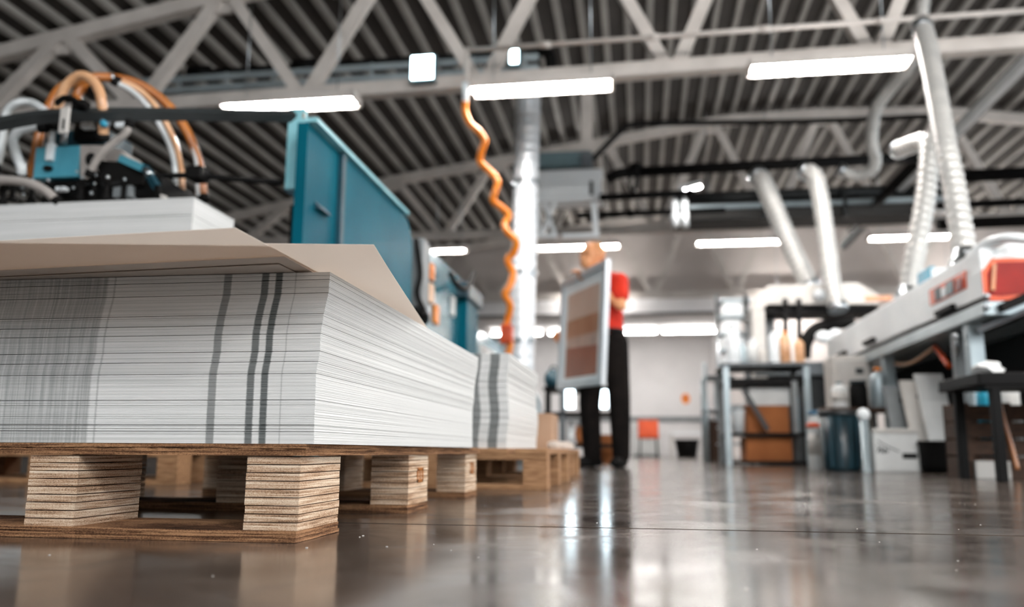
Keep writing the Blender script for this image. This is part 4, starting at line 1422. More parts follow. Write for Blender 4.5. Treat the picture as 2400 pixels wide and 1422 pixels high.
def leaning(label, x0, y0, x1, y1, d, mt, lean=0.12, nm='panel_offcut', cat='panel'):
    a_, b_ = W(x0, y1, d), W(x1, y0, d)
    t = thing(nm, label, cat, ((a_.x + b_.x) / 2, d, 0), 'white boards under the dryer')
    MB().prism([(a_.x, d, 0.0), (b_.x, d, 0.0), (b_.x - 0.05, d + lean, b_.z), (a_.x - 0.05, d + lean, b_.z)], (0, 0.05, 0)).build('board_face', mt, t)
    MB().prism([(b_.x - 0.07, d + lean * 0.8 - 0.001, b_.z * 0.8), (b_.x - 0.09, d + lean * 0.8 - 0.001, b_.z * 0.8), (b_.x - 0.09, d + lean * 0.84 - 0.001, b_.z * 0.84), (b_.x - 0.07, d + lean * 0.84 - 0.001, b_.z * 0.84)], (0, 0.004, 0)).build('board_hole', 'black', t)
    return t


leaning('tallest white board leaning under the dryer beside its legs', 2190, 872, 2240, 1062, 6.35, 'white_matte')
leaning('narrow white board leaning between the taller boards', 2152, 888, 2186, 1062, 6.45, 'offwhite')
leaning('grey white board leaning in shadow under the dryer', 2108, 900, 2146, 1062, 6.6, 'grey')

# boxes, bins and bottles standing in a row in front of the dryer
YR = 6.25
bx_ = thing('storage_box', 'white storage box with a black scribble and a dark handle hole', 'box', (W(2105, 1100, YR).x, YR + 0.2, 0))
wb('box_body', 'white_matte', 2052, 1012, 2152, 1100, YR, 0.38, bx_, 0.01, True)
wb('box_rim', 'offwhite', 2048, 1004, 2156, 1014, YR - 0.012, 0.40, bx_, 0.004)
wb('handle_hole', 'black', 2116, 1062, 2150, 1074, YR - 0.004, 0.006, bx_, 0)
for pts in ([(2054, 1042), (2060, 1050), (2056, 1060), (2066, 1048), (2064, 1062)], [(2068, 1054), (2072, 1062), (2074, 1050), (2078, 1060), (2082, 1053)], [(2056, 1032), (2076, 1044), (2108, 1058)]):
    MB().path([W(a_, b_, YR - 0.002) for a_, b_ in pts], 0.0035, 6).build('scribble', 'ink', bx_)
dk_ = thing('dark_tub', 'dark brown tub beside the white storage box', 'tub', (W(2204, 1100, YR - 0.05).x, YR - 0.05, 0))
q = W(2204, 1100, YR - 0.05)
MB().lathe([(0.11, 0.0), (0.12, 0.06), (0.125, 0.20), (0.13, 0.21), (0.118, 0.21)], (q.x, YR - 0.05, 0), 18).build('tub_body', 'rubber', dk_)
MB().lathe([(0.131, 0.19), (0.134, 0.195), (0.134, 0.212), (0.131, 0.215)], (q.x, YR - 0.05, 0), 18).build('tub_rim', 'black', dk_)
q = W(1975, 1100, YR + 0.3)
bi = thing('waste_bin', 'tall dark teal waste bin beside the white storage box', 'bin', (q.x, q.y, 0))
hb_ = W(1975, 962, YR + 0.3).z
hw = (W(2032, 1000, YR + 0.3).x - W(1932, 1000, YR + 0.3).x) / 2
MB().lathe([(hw * 0.84, 0.0), (hw * 0.86, 0.02), (hw * 0.98, hb_ - 0.03)], (q.x, q.y, 0), 22).build('bin_body', 'navy', bi)
MB().lathe([(hw * 1.0, hb_ - 0.04), (hw * 1.03, hb_ - 0.03), (hw * 1.03, hb_), (hw * 0.96, hb_)], (q.x, q.y, 0), 22).build('bin_rim', 'charcoal', bi)
for k in range(4):
    an = -PI / 2 + (k - 1.5) * 0.5
    MB().bar((q.x + math.cos(an) * hw * 0.88, q.y + math.sin(an) * hw * 0.88, 0.03), (q.x + math.cos(an) * hw * 0.99, q.y + math.sin(an) * hw * 0.99, hb_ - 0.05), 0.012, 0.012, (0, 1, 0)).build('bin_rib', 'teal_dark', bi)
sp_ = W(2032, 1100, YR - 0.02)
dp = thing('steel_pipe', 'bright steel stand pipe with white glint ball before the waste bin', 'pipe', (sp_.x, sp_.y, 0))
MB().lathe([(0.04, 0), (0.04, 0.012), (0.026, 0.02), (0.03, W(2032, 978, YR).z)], (sp_.x, sp_.y, 0), 14).build('pipe_run', 'galv', dp)
MB().ball((sp_.x, sp_.y, W(2032, 972, YR).z), 0.046, 12).build('glint_ball', 'white', dp)  # white ball put in for a bright blurred glint


def bottle(name, label, px_, pyt, d, r, mt, capm, base_z=0.0, cat='bottle', neck=0.35, lab=None, grp=None):
    top = W(px_, pyt, d).z - base_z
    q_ = W(px_, pyt, d)
    t = thing(name, label, cat, (q_.x, d, base_z), grp)
    MB().lathe([(r * 0.94, 0.001), (r, 0.012), (r, top * 0.74), (r * 0.9, top * 0.80), (r * neck, top * 0.9), (r * neck, top * 0.93)], (q_.x, d, base_z), 16).build('bottle_body', mt, t)
    MB().lathe([(r * neck * 1.15, top * 0.92), (r * neck * 1.15, top)], (q_.x, d, base_z), 12).build('cap', capm, t)
    if lab:
        MB().lathe([(r * 1.008, top * 0.25), (r * 1.008, top * 0.6)], (q_.x, d, base_z), 16).build('paper_label', lab, t)
    return t


bottle('canister', 'tall white canister with a blue and orange collar by the waste bin', 1912, 962, 6.9, 0.068, 'white_matte', 'blue_trim', cat='canister', neck=0.8, lab='offwhite')
q = W(1912, 1000, 6.9)
MB().lathe([(0.0695, 0.0), (0.0695, 0.035)], (q.x, 6.9, W(1912, 1002, 6.9).z), 16).build('canister_band', 'orange_plastic', [o for o in SC.objects if o.name.startswith('canister') and o.parent is None][0])
# shelf board over the bins
sb = thing('low_shelf', 'dark low shelf board on steel feet behind the waste bin', 'shelf', (W(2000, 958, 7.2).x, 7.4, 0))
zs_ = W(2000, 955, 7.2).z
MB().box(W(1925, 955, 7.2).x, W(2150, 955, 7.2).x, 7.2, 7.6, zs_ - 0.03, zs_, 0.004).build('shelf_board', 'wood_dark', sb)
for px_ in (1940, 2135):
    for yy in (7.24, 7.56):
        q = W(px_, 960, yy)
        MB().box(q.x - 0.018, q.x + 0.018, yy - 0.018, yy + 0.018, 0, zs_ - 0.03).build('leg', 'charcoal', sb)
bottle('bottle', 'white bottle with a blue grey cap on the low shelf', 1966, 895, 7.3, 0.065, 'white_matte', 'blue_grey', zs_ + 0.0005, lab='offwhite')
bottle('canister', 'squat black canister on the low shelf', 2010, 892, 7.3, 0.072, 'rubber', 'navy', zs_ + 0.0005, 'canister', 0.85)
bottle('bottle', 'clear bottle with bright cap on the low shelf near the dryer leg', 2056, 862, 7.35, 0.07, 'galv', 'orange', zs_ + 0.0005)
bottle('bottle', 'slim pale bottle at the end of the low shelf', 2086, 872, 7.4, 0.045, 'white', 'steel', zs_ + 0.0005)

# control cabinet at the far end of the dryer
cc = thing('control_cabinet', 'pale grey control cabinet under the far end of the dryer', 'cabinet', (W(1990, 1000, 7.8).x, 8.0, 0))
wb('cabinet_body', 'offwhite', 1962, 832, 2040, 1060, 7.8, 0.35, cc, 0.01, True)
wb('cabinet_door', 'offwhite', 1970, 842, 2032, 940, 7.78, 0.02, cc, 0.004)
wb('display', 'charcoal', 2006, 862, 2024, 876, 7.774, 0.006, cc, 0)

# ------------------------------------------------------------------ trolley with cartons
YT = 8.7
tl0, tr0 = W(1706, 1000, YT).x, W(1896, 1000, YT).x
zt0 = W(1800, 858, YT).z
tr = thing('steel_trolley', 'grey steel trolley frame holding brown cartons', 'trolley', ((tl0 + tr0) / 2, YT + 0.35, 0))
for xx in (tl0, tr0):
    for yy in (YT, YT + 0.7):
        MB().box(xx - 0.03, xx + 0.03, yy - 0.03, yy + 0.03, 0.0, zt0, 0.005).build('post', 'grey' if yy > YT else 'galv', tr)
MB().box(tl0 - 0.04, tr0 + 0.04, YT - 0.04, YT + 0.74, zt0, zt0 + 0.035, 0.005).build('top_board', 'mid_grey', tr)
MB().box(tl0, tr0, YT - 0.02, YT + 0.72, zt0 - 0.18, zt0 - 0.12, 0.004).build('under_tray', 'black', tr)
zsh = [W(1800, 1014, YT).z, 0.045]
for z_ in zsh:
    MB().box(tl0, tr0, YT - 0.02, YT + 0.72, z_ - 0.03, z_, 0.004).build('shelf', 'black', tr)
MB().bar(W(1742, 912, YT - 0.04), W(1800, 1008, YT - 0.04), 0.045, 0.03, (0, 1, 0)).build('diagonal_brace', 'charcoal', tr)
MB().bar((tr0 - 0.12, YT, zsh[0]), (tr0 - 0.12, YT, zt0 - 0.15), 0.05, 0.04, (0, 1, 0)).build('inner_post', 'grey', tr)


def carton(label, x0, y0, x1, z0, d, dep, mt='cardboard', tape=True):
    a_, b_ = W(x0, y0, d), W(x1, y0, d)
    t = thing('carton', label, 'box', ((a_.x + b_.x) / 2, d + dep / 2, z0))
    MB().box(a_.x, b_.x, d, d + dep, z0, a_.z, 0.004).build('carton_body', mt, t)
    if tape:
        MB().box(a_.x, b_.x, d + dep * 0.46, d + dep * 0.54, a_.z, a_.z + 0.001).build('tape', 'amber', t)
        MB().box(a_.x + 0.02, b_.x - 0.02, d - 0.001, d, a_.z - 0.006, a_.z - 0.003).build('flap_line', 'wood_dark', t)
    return t


carton('brown carton on the middle shelf of the trolley', 1750, 950, 1848, zsh[0] + 0.0005, YT + 0.08, 0.5)
carton('brown carton on the lowest shelf of the trolley', 1748, 1024, 1856, zsh[1] + 0.0005, YT + 0.08, 0.5)
zc_ = W(1800, 950, YT + 0.08).z
carton('white flat box lying on the upper brown carton', 1756, 908, 1850, zc_ + 0.0015, YT + 0.1, 0.42, 'white_matte', False)
bottle('bottle', 'small bright blue bottle beside the cartons on the trolley', 1862, 906, YT + 0.04, 0.03, 'blue_plastic', 'white', zsh[0] + 0.0005)
wbn = thing('white_tub', 'white tub on the trolley shelf beside the middle carton', 'tub', (tl0 + 0.1, YT + 0.1, zsh[0]))
q = W(1732, 1010, YT + 0.08)
MB().lathe([(0.05, 0.001), (0.062, 0.2), (0.066, 0.21), (0.066, 0.225)], (q.x, q.y, zsh[0]), 16).build('tub_body', 'white', wbn)
MB().lathe([(0.068, 0.225), (0.068, 0.24)], (q.x, q.y, zsh[0]), 16).build('lid', 'galv', wbn)

# bottles crowding the top of the trolley
zt1 = zt0 + 0.0355
for k, (px_, pyt, r_, mt, cp, lb) in enumerate([
        (1716, 762, 0.07, 'white', 'steel', 'tall white bottle at the corner of the trolley top'),
        (1738, 800, 0.055, 'galv', 'white', 'small silver bottle on the trolley top beside the tall white one'),
        (1762, 792, 0.06, 'white_matte', 'white', 'matt white bottle third along the trolley top'),
        (1786, 812, 0.05, 'offwhite', 'steel', 'short cream bottle on the trolley top'),
        (1812, 770, 0.055, 'white', 'grey', 'slim white bottle before the black hood posts'),
        (1838, 776, 0.06, 'amber_pale', 'orange', 'peach bottle with orange cap on the trolley top'),
        (1872, 790, 0.05, 'amber_pale', 'wood_dark', 'peach bottle with dark cap near the dryer end')]):
    bottle('bottle', lb, px_, pyt, YT + 0.18 + 0.12 * (k % 3), r_, mt, cp, zt1, grp='bottles on the trolley top')

# ------------------------------------------------------------------ hooded machine behind
YHM = 9.9
hm = thing('hooded_machine', 'white hooded printing machine behind the trolley, fed by flexible ducts', 'machine', (W(1880, 900, YHM).x, YHM + 0.6, 0))
q = [W(1762, 720, YHM), W(1800, 668, YHM), W(2010, 662, YHM), W(2060, 690, YHM), W(2060, 712, YHM), W(1800, 712, YHM), W(1778, 730, YHM)]
MB().prism(q, (0, 0.9, 0)).build('hood', 'offwhite', hm)
a = W(1762, 720, YHM)
MB().box(a.x, W(1792, 720, YHM).x, YHM, YHM + 0.3, 0.1, W(1762, 724, YHM).z, 0.01).build('post', 'offwhite', hm)
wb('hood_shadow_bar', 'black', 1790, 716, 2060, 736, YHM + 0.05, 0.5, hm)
wb('back_panel', 'grey', 1790, 738, 1815, 850, YHM + 0.4, 0.03, hm)
for px_ in (1840, 1872):
    MB().bar(W(px_, 700, YHM - 0.02), W(px_ + 2, 840, YHM - 0.02), 0.05, 0.05, (0, 1, 0)).build('hood_strut', 'black', hm)
MB().path([W(1884, 838, YHM), W(1890, 800, YHM), W(1912, 772, YHM), W(1950, 760, YHM), W(2000, 752, YHM)], 0.075, 12).build('exhaust_pipe', 'rubber', hm)
wb('press_bed', 'mid_grey', 1770, 846, 2060, 880, YHM - 0.02, 1.0, hm)
wb('bed_front', 'charcoal', 1800, 880, 2050, 1060, YHM + 0.1, 0.8, hm, 0.01, True)
MB().ball(W(1920, 690, YHM - 0.03), 0.07, 12).build('hood_lamp', 'white', hm)
wb('amber_guard', 'amber', 2028, 692, 2090, 706, YHM - 0.3, 0.02, hm)
for px_, py_, r_ in ((1930, 790, 0.09), (1958, 782, 0.07)):
    MB().ball(W(px_, py_, YHM - 0.35), r_, 12, (1, 0.7, 0.8)).build('ink_pot', 'white', hm)
# glinting stainless screen rack
YS_ = 10.8
rk = thing('steel_rack', 'glinting stainless rack of frames beside the trolley', 'rack', (W(1722, 1000, YS_).x, YS_ + 0.3, 0))
for px_ in (1690, 1760):
    q = W(px_, 1000, YS_)
    MB().tube((q.x, YS_, 0), (q.x, YS_, W(px_, 690, YS_).z), 0.028).build('post', 'steel', rk)
for py_ in (702, 740, 780, 820, 862, 905, 950, 1000, 1040):
    a_, b_ = W(1688, py_, YS_), W(1764, py_, YS_)
    MB().box(a_.x, b_.x, YS_ + 0.01, YS_ + 0.5, a_.z - 0.01, a_.z + 0.01).build('rack_tray', 'galv', rk)
for k, (py_, w_) in enumerate(((720, 44), (760, 40), (800, 52), (845, 40))):
    a_, b_ = W(1696, py_ + 18, YS_), W(1696 + w_, py_ - 12, YS_)
    t_ = MB().box(a_.x, b_.x, YS_ + 0.0, YS_ + 0.35, a_.z - 0.012, b_.z, 0.02).build('rack_tin', 'white', rk)
# low steel table beyond
YL = 12.5
lt = thing('steel_table', 'slim pale steel table beyond the rack', 'table', (W(1672, 1000, YL).x, YL + 0.3, 0))
for px_ in (1656, 1690):
    q = W(px_, 1000, YL)
    MB().tube((q.x, YL, 0), (q.x, YL, W(px_, 850 if px_ < 1680 else 880, YL).z), 0.025).build('leg', 'galv', lt)
    MB().tube((q.x, YL + 0.6, 0), (q.x, YL + 0.6, W(px_, 880, YL).z), 0.025).build('leg', 'galv', lt)
for py_ in (880, 960):
    a_, b_ = W(1650, py_, YL), W(1722, py_, YL)
    MB().box(a_.x, b_.x, YL, YL + 0.65, a_.z - 0.03, a_.z, 0.004).build('table_top' if py_ == 880 else 'shelf', 'mid_grey', lt)
carton('dark carton under the slim pale steel table', 1660, 985, 1715, 0.001, YL + 0.1, 0.4, 'wood_dark')


# ================================================================== PERSON CARRYING A PRINTING FRAME
def solidify_blob(name, material, parent, spheres, caps, vox=0.012, smooth=3):
    """one continuous skin grown round tapered limbs"""
    mb = MB()
    for (c, r, sq) in spheres:
        mb.ball(c, r, 16, sq)
    for (p_, q_, r0, r1) in caps:
        p_, q_ = Vector(p_), Vector(q_)
        n_ = max(2, int((q_ - p_).length / max(0.006, min(r0, r1) * 0.5)))
        n_ = min(n_, 14)
        for i in range(n_ + 1):
            t = i / n_
            pass
        mb.rings([p_.lerp(q_, i / 6) for i in range(7)], [r0 + (r1 - r0) * i / 6 for i in range(7)], 14)
        mb.ball(p_, r0, 12)
        mb.ball(q_, r1, 12)
    o = mb.build(name, material, parent)
    rm = o.modifiers.new('skin_over', 'REMESH')
    rm.mode = 'VOXEL'
    rm.voxel_size = vox
    rm.use_smooth_shade = True
    sm = o.modifiers.new('relax', 'SMOOTH')
    sm.iterations = smooth
    sm.factor = 0.5
    dg = bpy.context.evaluated_depsgraph_get()
    me = bpy.data.meshes.new_from_object(o.evaluated_get(dg))
    o.modifiers.clear()
    o.data = me
    for p_ in me.polygons:
        p_.use_smooth = True
    return o


YP_ = 7.0
pe = thing('person', 'person in red shirt and dark trousers carrying a framed printing screen', 'person', (W(1420, 1090, YP_).x, YP_, 0))
ZF = 0.012
head = W(1386, 598, YP_ + 0.02)
neck0 = W(1408, 652, YP_ + 0.05)
chest = W(1416, 690, YP_ + 0.05)
waist = W(1422, 765, YP_ + 0.05)
pelv = W(1424, 800, YP_ + 0.05)
shR = W(1452, 660, YP_ - 0.05)
shL = W(1378, 664, YP_ + 0.18)
elR = W(1456, 716, YP_ - 0.16)
waR = W(1388, 662, YP_ + 0.0)
haR = W(1362, 648, YP_ + 0.08)
elL = W(1352, 735, YP_ + 0.38)
waL = W(1328, 778, YP_ + 0.50)
haL = W(1316, 786, YP_ + 0.54)
hipR, hipL = W(1442, 806, YP_ + 0.0), W(1392, 806, YP_ + 0.1)
knR, knL = W(1452, 940, YP_ - 0.05), W(1382, 945, YP_ + 0.12)
anR, anL = W(1456, 1068, YP_ - 0.02), W(1388, 1066, YP_ + 0.16)
anR.z, anL.z = 0.10, 0.10


def fingers(palm, along, across, spread=0.019, ln=0.034, curl=Vector((0, 0, 0))):
    out = []
    along = along.normalized()
    across = across.normalized()
    for i, f_ in enumerate((0.92, 1.05, 1.0, 0.8)):
        b_ = palm + across * (i - 1.5) * spread + along * 0.035
        k1 = b_ + along * ln * f_
        k2 = k1 + (along * 0.5 + curl).normalized() * ln * 0.8 * f_
        k3 = k2 + (along * 0.05 + curl * 1.3).normalized() * ln * 0.6 * f_
        out += [(palm, b_, 0.014, 0.0105), (b_, k1, 0.0105, 0.010), (k1, k2, 0.010, 0.009), (k2, k3, 0.009, 0.008)]
    th_ = palm - across * 0.04 + along * 0.005
    out += [(palm - along * 0.02, th_, 0.015, 0.012), (th_, th_ + (along * 0.8 - across * 0.5).normalized() * 0.035, 0.012, 0.010),
            (th_ + (along * 0.8 - across * 0.5).normalized() * 0.035, th_ + (along * 1.0 + curl * 0.5).normalized() * 0.06, 0.010, 0.009)]
    return out


caps = [(neck0, head + Vector((0.015, 0.0, -0.07)), 0.062, 0.056), (neck0, chest, 0.075, 0.12), (chest, waist, 0.13, 0.125),
        (shR, elR, 0.052, 0.042), (elR, waR, 0.043, 0.029), (waR, haR, 0.028, 0.03),
        (shL, elL, 0.052, 0.042), (elL, waL, 0.043, 0.029), (waL, haL, 0.028, 0.03),
        (neck0, shR, 0.055, 0.055), (neck0, shL, 0.055, 0.055), (waist, pelv, 0.12, 0.12)]
caps += fingers(haR, Vector((-0.25, 0.10, 0.35)), Vector((-0.4, 0.9, 0.0)), curl=Vector((-0.8, -0.3, -0.5)))
caps += fingers(haL, Vector((-0.4, 0.5, 0.05)), Vector((0.05, 0.05, 1.0)), curl=Vector((-0.5, -0.8, 0)))
sph = [(head, 0.098, (0.88, 1.0, 1.18)), (head + Vector((-0.03, -0.03, -0.065)), 0.066, (1, 1, 0.95)), (head + Vector((0.03, 0.02, 0.02)), 0.092, (1, 1, 1))]
# face turned to the frame: nose, brow, ears grow out of the same skin
fd = Vector((-0.80, -0.60, -0.08)).normalized()
fs_ = fd.cross(Vector((0, 0, 1))).normalized()
sph += [(head + fd * 0.100 + Vector((0, 0, -0.02)), 0.017, (1, 1, 1.5)), (head + fd * 0.088 + Vector((0, 0, 0.03)), 0.02, (1.4, 1.4, 0.7)), (head + fd * 0.085 + Vector((0, 0, -0.085)), 0.024, (1, 1, 0.8))]
sph += [(head + fs_ * s_ * 0.092 + Vector((0.01, 0, -0.01)), 0.024, (0.7, 0.7, 1.3)) for s_ in (-1, 1)]
solidify_blob('body', 'skin', pe, sph, caps, 0.0075, 2)
for s_ in (-1, 1):
    MB().ball(head + fd * 0.090 + fs_ * s_ * 0.034 + Vector((0, 0, 0.012)), 0.009, 8).build('eye', 'eye', pe)
MB().ball(head + fd * 0.094 + Vector((0, 0, -0.062)), 0.02, 10, (1, 1, 0.35)).build('mouth', 'lip', pe)
bm = bmesh.new()
bmesh.ops.create_uvsphere(bm, u_segments=20, v_segments=14, radius=0.104)
bmesh.ops.delete(bm, geom=[v for v in bm.verts if v.co.z < -0.02 or (v.co.normalized().dot(fd) > 0.30 and v.co.z < 0.082)], context='VERTS')
bmesh.ops.scale(bm, vec=(0.90, 1.0, 1.14), verts=bm.verts)
bmesh.ops.translate(bm, vec=head + Vector((0.022, 0.012, 0.008)), verts=bm.verts)
MB().from_bm(bm, True).build('hair', 'hair', pe)
midR = shR.lerp(elR, 0.62)
midL = shL.lerp(elL, 0.62)
solidify_blob('shirt', 'red', pe, [(chest + Vector((0, 0, 0.02)), 0.135, (1.15, 0.95, 1.1))],
              [(neck0 + Vector((0, 0, -0.03)), chest, 0.085, 0.15), (chest, waist, 0.152, 0.142), (waist, waist + Vector((0, 0, -0.03)), 0.142, 0.146), (neck0, shR, 0.07, 0.075), (neck0, shL, 0.07, 0.075),
               (shR, midR, 0.078, 0.07), (shL, midL, 0.078, 0.07), (shR, chest, 0.07, 0.13), (shL, chest, 0.07, 0.13)], 0.012, 3)
solidify_blob('trousers', 'trousers', pe, [(pelv, 0.135, (1.12, 0.95, 0.9))],
              [(waist + Vector((0, 0, -0.04)), pelv, 0.128, 0.145), (pelv, hipR, 0.12, 0.11), (pelv, hipL, 0.12, 0.11), (hipR, knR, 0.112, 0.090), (hipL, knL, 0.112, 0.092),
               (knR, anR, 0.090, 0.074), (knL, anL, 0.092, 0.078)], 0.012, 3)
MB().lathe([(0.148, -0.02), (0.15, 0.0), (0.148, 0.02)], waist + Vector((0, 0, -0.05)), 24).build('belt', 'black', pe)
for an_, td in ((anR, Vector((-0.25, -0.97, 0))), (anL, Vector((-0.85, -0.5, 0)))):
    td.normalize()
    heel = Vector((an_.x, an_.y, 0.045)) - td * 0.05
    toe = Vector((an_.x, an_.y, 0.042)) + td * 0.17
    s_o = solidify_blob('shoe', 'rubber', pe, [(toe, 0.046, (1, 1, 0.85))], [(heel, toe, 0.044, 0.044), (Vector((an_.x, an_.y, 0.10)), heel + td * 0.05, 0.052, 0.05)], 0.01, 2)

# the framed screen: near edge towards the camera, far edge deeper in the hall
nT, nB = W(1424, 606, 6.50), W(1415, 903, 6.50)
fT, fB = W(1320, 662, 7.55), W(1309, 911, 7.55)
fr_ = thing('screen_frame', 'aluminium screen printing frame with brown mesh held by the person', 'screen frame', tuple((nB + fB) / 2))
ex = ((nB - fB) + (nT - fT)) * 0.5
Wd = ex.length
ex.normalize()
ez = ((nT - nB) + (fT - fB)) * 0.5
Hh = ez.length
ez = (ez - ex * ez.dot(ex)).normalized()
ey = ez.cross(ex).normalized()
oc_ = (nB + fB) / 2 - ex * Wd / 2


def fp(u, v, w=0.0):
    return oc_ + ex * u * Wd + ez * v * Hh + ey * w


def fbox(u0, u1, v0, v1, w0, w1):
    return MB().prism([fp(u0, v0, w0), fp(u1, v0, w0), fp(u1, v1, w0), fp(u0, v1, w0)], ey * (w1 - w0))


sgn = 1 if ey.dot(EYE - oc_) > 0 else -1
bw_ = 0.055
for args in ((0, 1, 0, bw_), (0, 1, 1 - bw_, 1), (0, bw_, bw_, 1 - bw_), (1 - bw_, 1, bw_, 1 - bw_)):
    fbox(*args, -0.02, 0.02).build('frame_bar', 'alu_duct', fr_)
fbox(bw_, 1 - bw_, bw_, 1 - bw_, -0.002, 0.002).build('mesh', 'white', fr_)
sw = sgn * 0.0035
fbox(0.15, 0.86, 0.60, 0.84, sw - 0.001, sw + 0.001).build('mesh_sheen_field', mat('sheen_pale', (214, 190, 176), 0.35, 0, (202, 168, 150), 1.6), fr_)  # gloss reflection on the brown mesh, coloured in as pale and tan bands
fbox(0.15, 0.86, 0.44, 0.60, sw - 0.001, sw + 0.001).build('mesh_sheen_field', mat('sheen_tan', (192, 148, 122), 0.35, 0, (168, 112, 82), 2), fr_)
MB().prism([fp(0.15, 0.36, sw), fp(0.86, 0.33, sw), fp(0.86, 0.44, sw), fp(0.15, 0.44, sw)], ey * 0.002).build('mesh_sheen_field', mat('sheen_band', (206, 176, 160), 0.35), fr_)
MB().prism([fp(0.15, 0.09, sw), fp(0.86, 0.09, sw), fp(0.86, 0.33, sw), fp(0.15, 0.36, sw)], ey * 0.002).build('mesh_sheen_field', 'print_brown', fr_)

# ================================================================== BEHIND THE PERSON AND AT THE END OF THE HALL
YK = 9.2
wk = thing('inspection_bench', 'dark inspection bench with lit panels behind the legs of the worker', 'bench', (W(1370, 1000, YK).x, YK + 0.3, 0))
a_, b_ = W(1272, 905, YK), W(1460, 905, YK)
for py_, nm, mt in ((905, 'bench_top', 'black'), (965, 'mid_shelf', 'black'), (1040, 'low_shelf_board', 'black')):
    z_ = W(1360, py_, YK).z
    MB().box(a_.x, b_.x, YK, YK + 0.6, z_ - 0.04, z_, 0.004).build(nm, mt, wk)
for px_ in (1284, 1318, 1385, 1450):
    q = W(px_, 1000, YK)
    MB().box(q.x - 0.03, q.x + 0.03, YK, YK + 0.06, 0, W(px_, 905, YK).z, 0.004).build('post', 'black' if px_ != 1318 else 'mid_grey', wk)
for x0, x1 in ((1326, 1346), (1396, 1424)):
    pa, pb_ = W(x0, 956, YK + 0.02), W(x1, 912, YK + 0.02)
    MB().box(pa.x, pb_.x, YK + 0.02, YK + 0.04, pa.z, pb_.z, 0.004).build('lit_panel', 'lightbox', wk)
q = W(1296, 892, YK + 0.05)
tb = thing('teal_bag', 'dark teal bag slumped on the inspection bench', 'bag', (q.x, q.y, W(1296, 905, YK).z))
zb0 = W(1360, 905, YK).z
bm = bmesh.new()
bmesh.ops.create_icosphere(bm, subdivisions=3, radius=0.10)
for v in bm.verts:
    v.co *= 1 + 0.25 * noise.noise(v.co * 14)
    v.co.z = max(v.co.z * 1.15, -0.08)
bmesh.ops.translate(bm, vec=(q.x, YK + 0.14, zb0 + 0.081), verts=bm.verts)
MB().from_bm(bm, True).build('bag_body', 'teal_dark', tb)
MB().path([(q.x - 0.05, YK + 0.14, zb0 + 0.17), (q.x - 0.02, YK + 0.14, zb0 + 0.23), (q.x + 0.03, YK + 0.14, zb0 + 0.22), (q.x + 0.05, YK + 0.14, zb0 + 0.16)], 0.012, 8).build('handle', 'navy', tb)
zz_ = W(1360, 1040, YK).z
for k, (px_, mt, lb) in enumerate(((1338, 'white', 'white ball-shaped lidded pot on the low bench shelf'), (1358, 'cardboard', 'brown lidded pot on the low bench shelf behind the legs'))):
    q = W(px_, 1000, YK + 0.1)
    t = thing('lidded_pot', lb, 'pot', (q.x, q.y, zz_ + 0.0005))
    MB().lathe([(0.03, 0.0005), (0.045, 0.06), (0.046, 0.12), (0.036, 0.19)], (q.x, q.y, zz_), 16).build('pot_body', mt, t)
    MB().lathe([(0.038, 0.19), (0.038, 0.205), (0.012, 0.215), (0.012, 0.24)], (q.x, q.y, zz_), 16).build('lid', 'steel', t)
carton('brown carton on the floor between the legs of the worker', 1400, 1018, 1440, 0.001, YK + 0.75, 0.4)
# distant tables and chair in the end bay
YE_ = 20.0
tbl = thing('work_table', 'white topped work table with a dark tub beneath, before the end wall', 'table', (W(1612, 1040, YE_).x, YE_ + 0.4, 0))
a_, b_ = W(1570, 1012, YE_), W(1660, 1012, YE_)
MB().box(a_.x, b_.x, YE_, YE_ + 0.8, a_.z - 0.05, a_.z, 0.006).build('table_top', 'white', tbl)
for xx in (a_.x + 0.05, b_.x - 0.05):
    for yy in (YE_ + 0.05, YE_ + 0.75):
        MB().box(xx - 0.03, xx + 0.03, yy - 0.03, yy + 0.03, 0, a_.z - 0.05).build('leg', 'offwhite', tbl)
q = W(1612, 1050, YE_)
tu = thing('dark_tub', 'dark tub under the far white topped work table', 'tub', (q.x, YE_ + 0.35, 0))
MB().lathe([(0.22, 0.001), (0.28, 0.38), (0.29, 0.4)], (q.x, YE_ + 0.35, 0), 18).build('tub_body', 'rubber', tu)
MB().lathe([(0.295, 0.38), (0.3, 0.39), (0.3, 0.41), (0.28, 0.41)], (q.x, YE_ + 0.35, 0), 18).build('tub_rim', 'black', tu)
YX = 19.0
q = W(1520, 1050, YX)
chr_ = thing('office_chair', 'orange red chair with dark legs standing before the end wall', 'chair', (q.x, YX, 0))
zc1 = W(1520, 1020, YX).z
zc0 = W(1520, 984, YX).z
MB().box(q.x - 0.23, q.x + 0.23, YX - 0.22, YX + 0.22, zc1 - 0.07, zc1, 0.03).build('seat', 'orange_plastic', chr_)
MB().box(q.x - 0.22, q.x + 0.22, YX - 0.25, YX - 0.20, zc1 - 0.02, zc0, 0.02).build('backrest', 'orange_plastic', chr_)
for sx_ in (-0.19, 0.19):
    for sy_ in (-0.19, 0.19):
        MB().tube((q.x + sx_, YX + sy_, 0), (q.x + sx_ * 0.9, YX + sy_ * 0.9, zc1 - 0.07), 0.02, seg=8).build('leg', 'black', chr_)
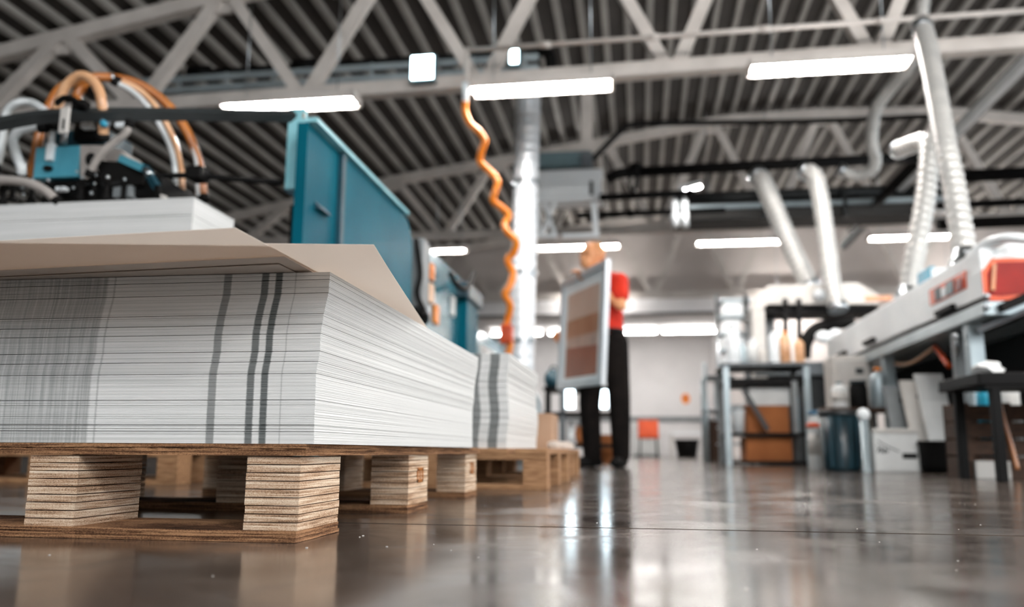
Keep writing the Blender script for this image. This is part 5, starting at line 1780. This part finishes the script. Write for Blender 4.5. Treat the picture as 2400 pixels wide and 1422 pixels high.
wt = thing('side_table', 'low white cabinet behind the orange red chair', 'cabinet', (W(1495, 1050, 21).x, 21, 0))
a_, b_ = W(1478, 990, 20.6), W(1548, 990, 20.6)
MB().box(a_.x, b_.x, 20.6, 21.1, 0.05, a_.z, 0.01).build('cabinet_body', 'white_matte', wt)
for k in (0, 1):
    xm = a_.x + (b_.x - a_.x) * (0.03 + 0.49 * k)
    d_ = MB().box(xm, xm + (b_.x - a_.x) * 0.46, 20.585, 20.6, 0.09, a_.z - 0.04, 0.004).build('door', 'white_matte', wt)
    MB().box(xm + 0.3 * (1 - k) + 0.04, xm + 0.3 * (1 - k) + 0.06, 20.57, 20.585, a_.z * 0.5, a_.z * 0.7).build('handle', 'steel', d_)
MB().box(a_.x + 0.03, b_.x - 0.03, 20.65, 21.05, 0, 0.05).build('plinth', 'mid_grey', wt)
q = W(1607, 934, YA - 0.03)
sg = thing('warning_sign', 'small orange warning sign on the white end wall', 'sign', tuple(q))
MB().lathe([(0.13, 0), (0.13, 0.02)], (0, 0, 0), 18)
mb = MB()
mb.prism([(q.x + 0.13 * math.cos(i * PI / 8), YA - 0.02, q.z + 0.16 * math.sin(i * PI / 8)) for i in range(16)], (0, 0.018, 0)).build('sign_plate', 'orange', sg)
MB().box(q.x - 0.03, q.x + 0.03, YA - 0.024, YA - 0.02, q.z - 0.06, q.z + 0.07).build('sign_mark', 'red_plastic', sg)


# ================================================================== CRUMBS ON THE FLOOR
cm = MB()
rnd = random.Random(11)
for k in range(70):
    x_, y_ = rnd.uniform(-0.9, 1.3), rnd.uniform(0.85, 2.6)
    if x_ < -0.44 and y_ > 1.15:
        continue
    r_ = rnd.uniform(0.0004, 0.0011)
    cm.box(x_ - r_ * rnd.uniform(0.8, 2), x_ + r_, y_ - r_, y_ + r_ * rnd.uniform(0.8, 2), 0.0, r_)
o = cm.build('floor_crumbs', 'offwhite', None, (0, 1.5, 0))
tag(o, 'tiny pale crumbs and splinters scattered on the polished floor', 'debris', None, 'stuff')
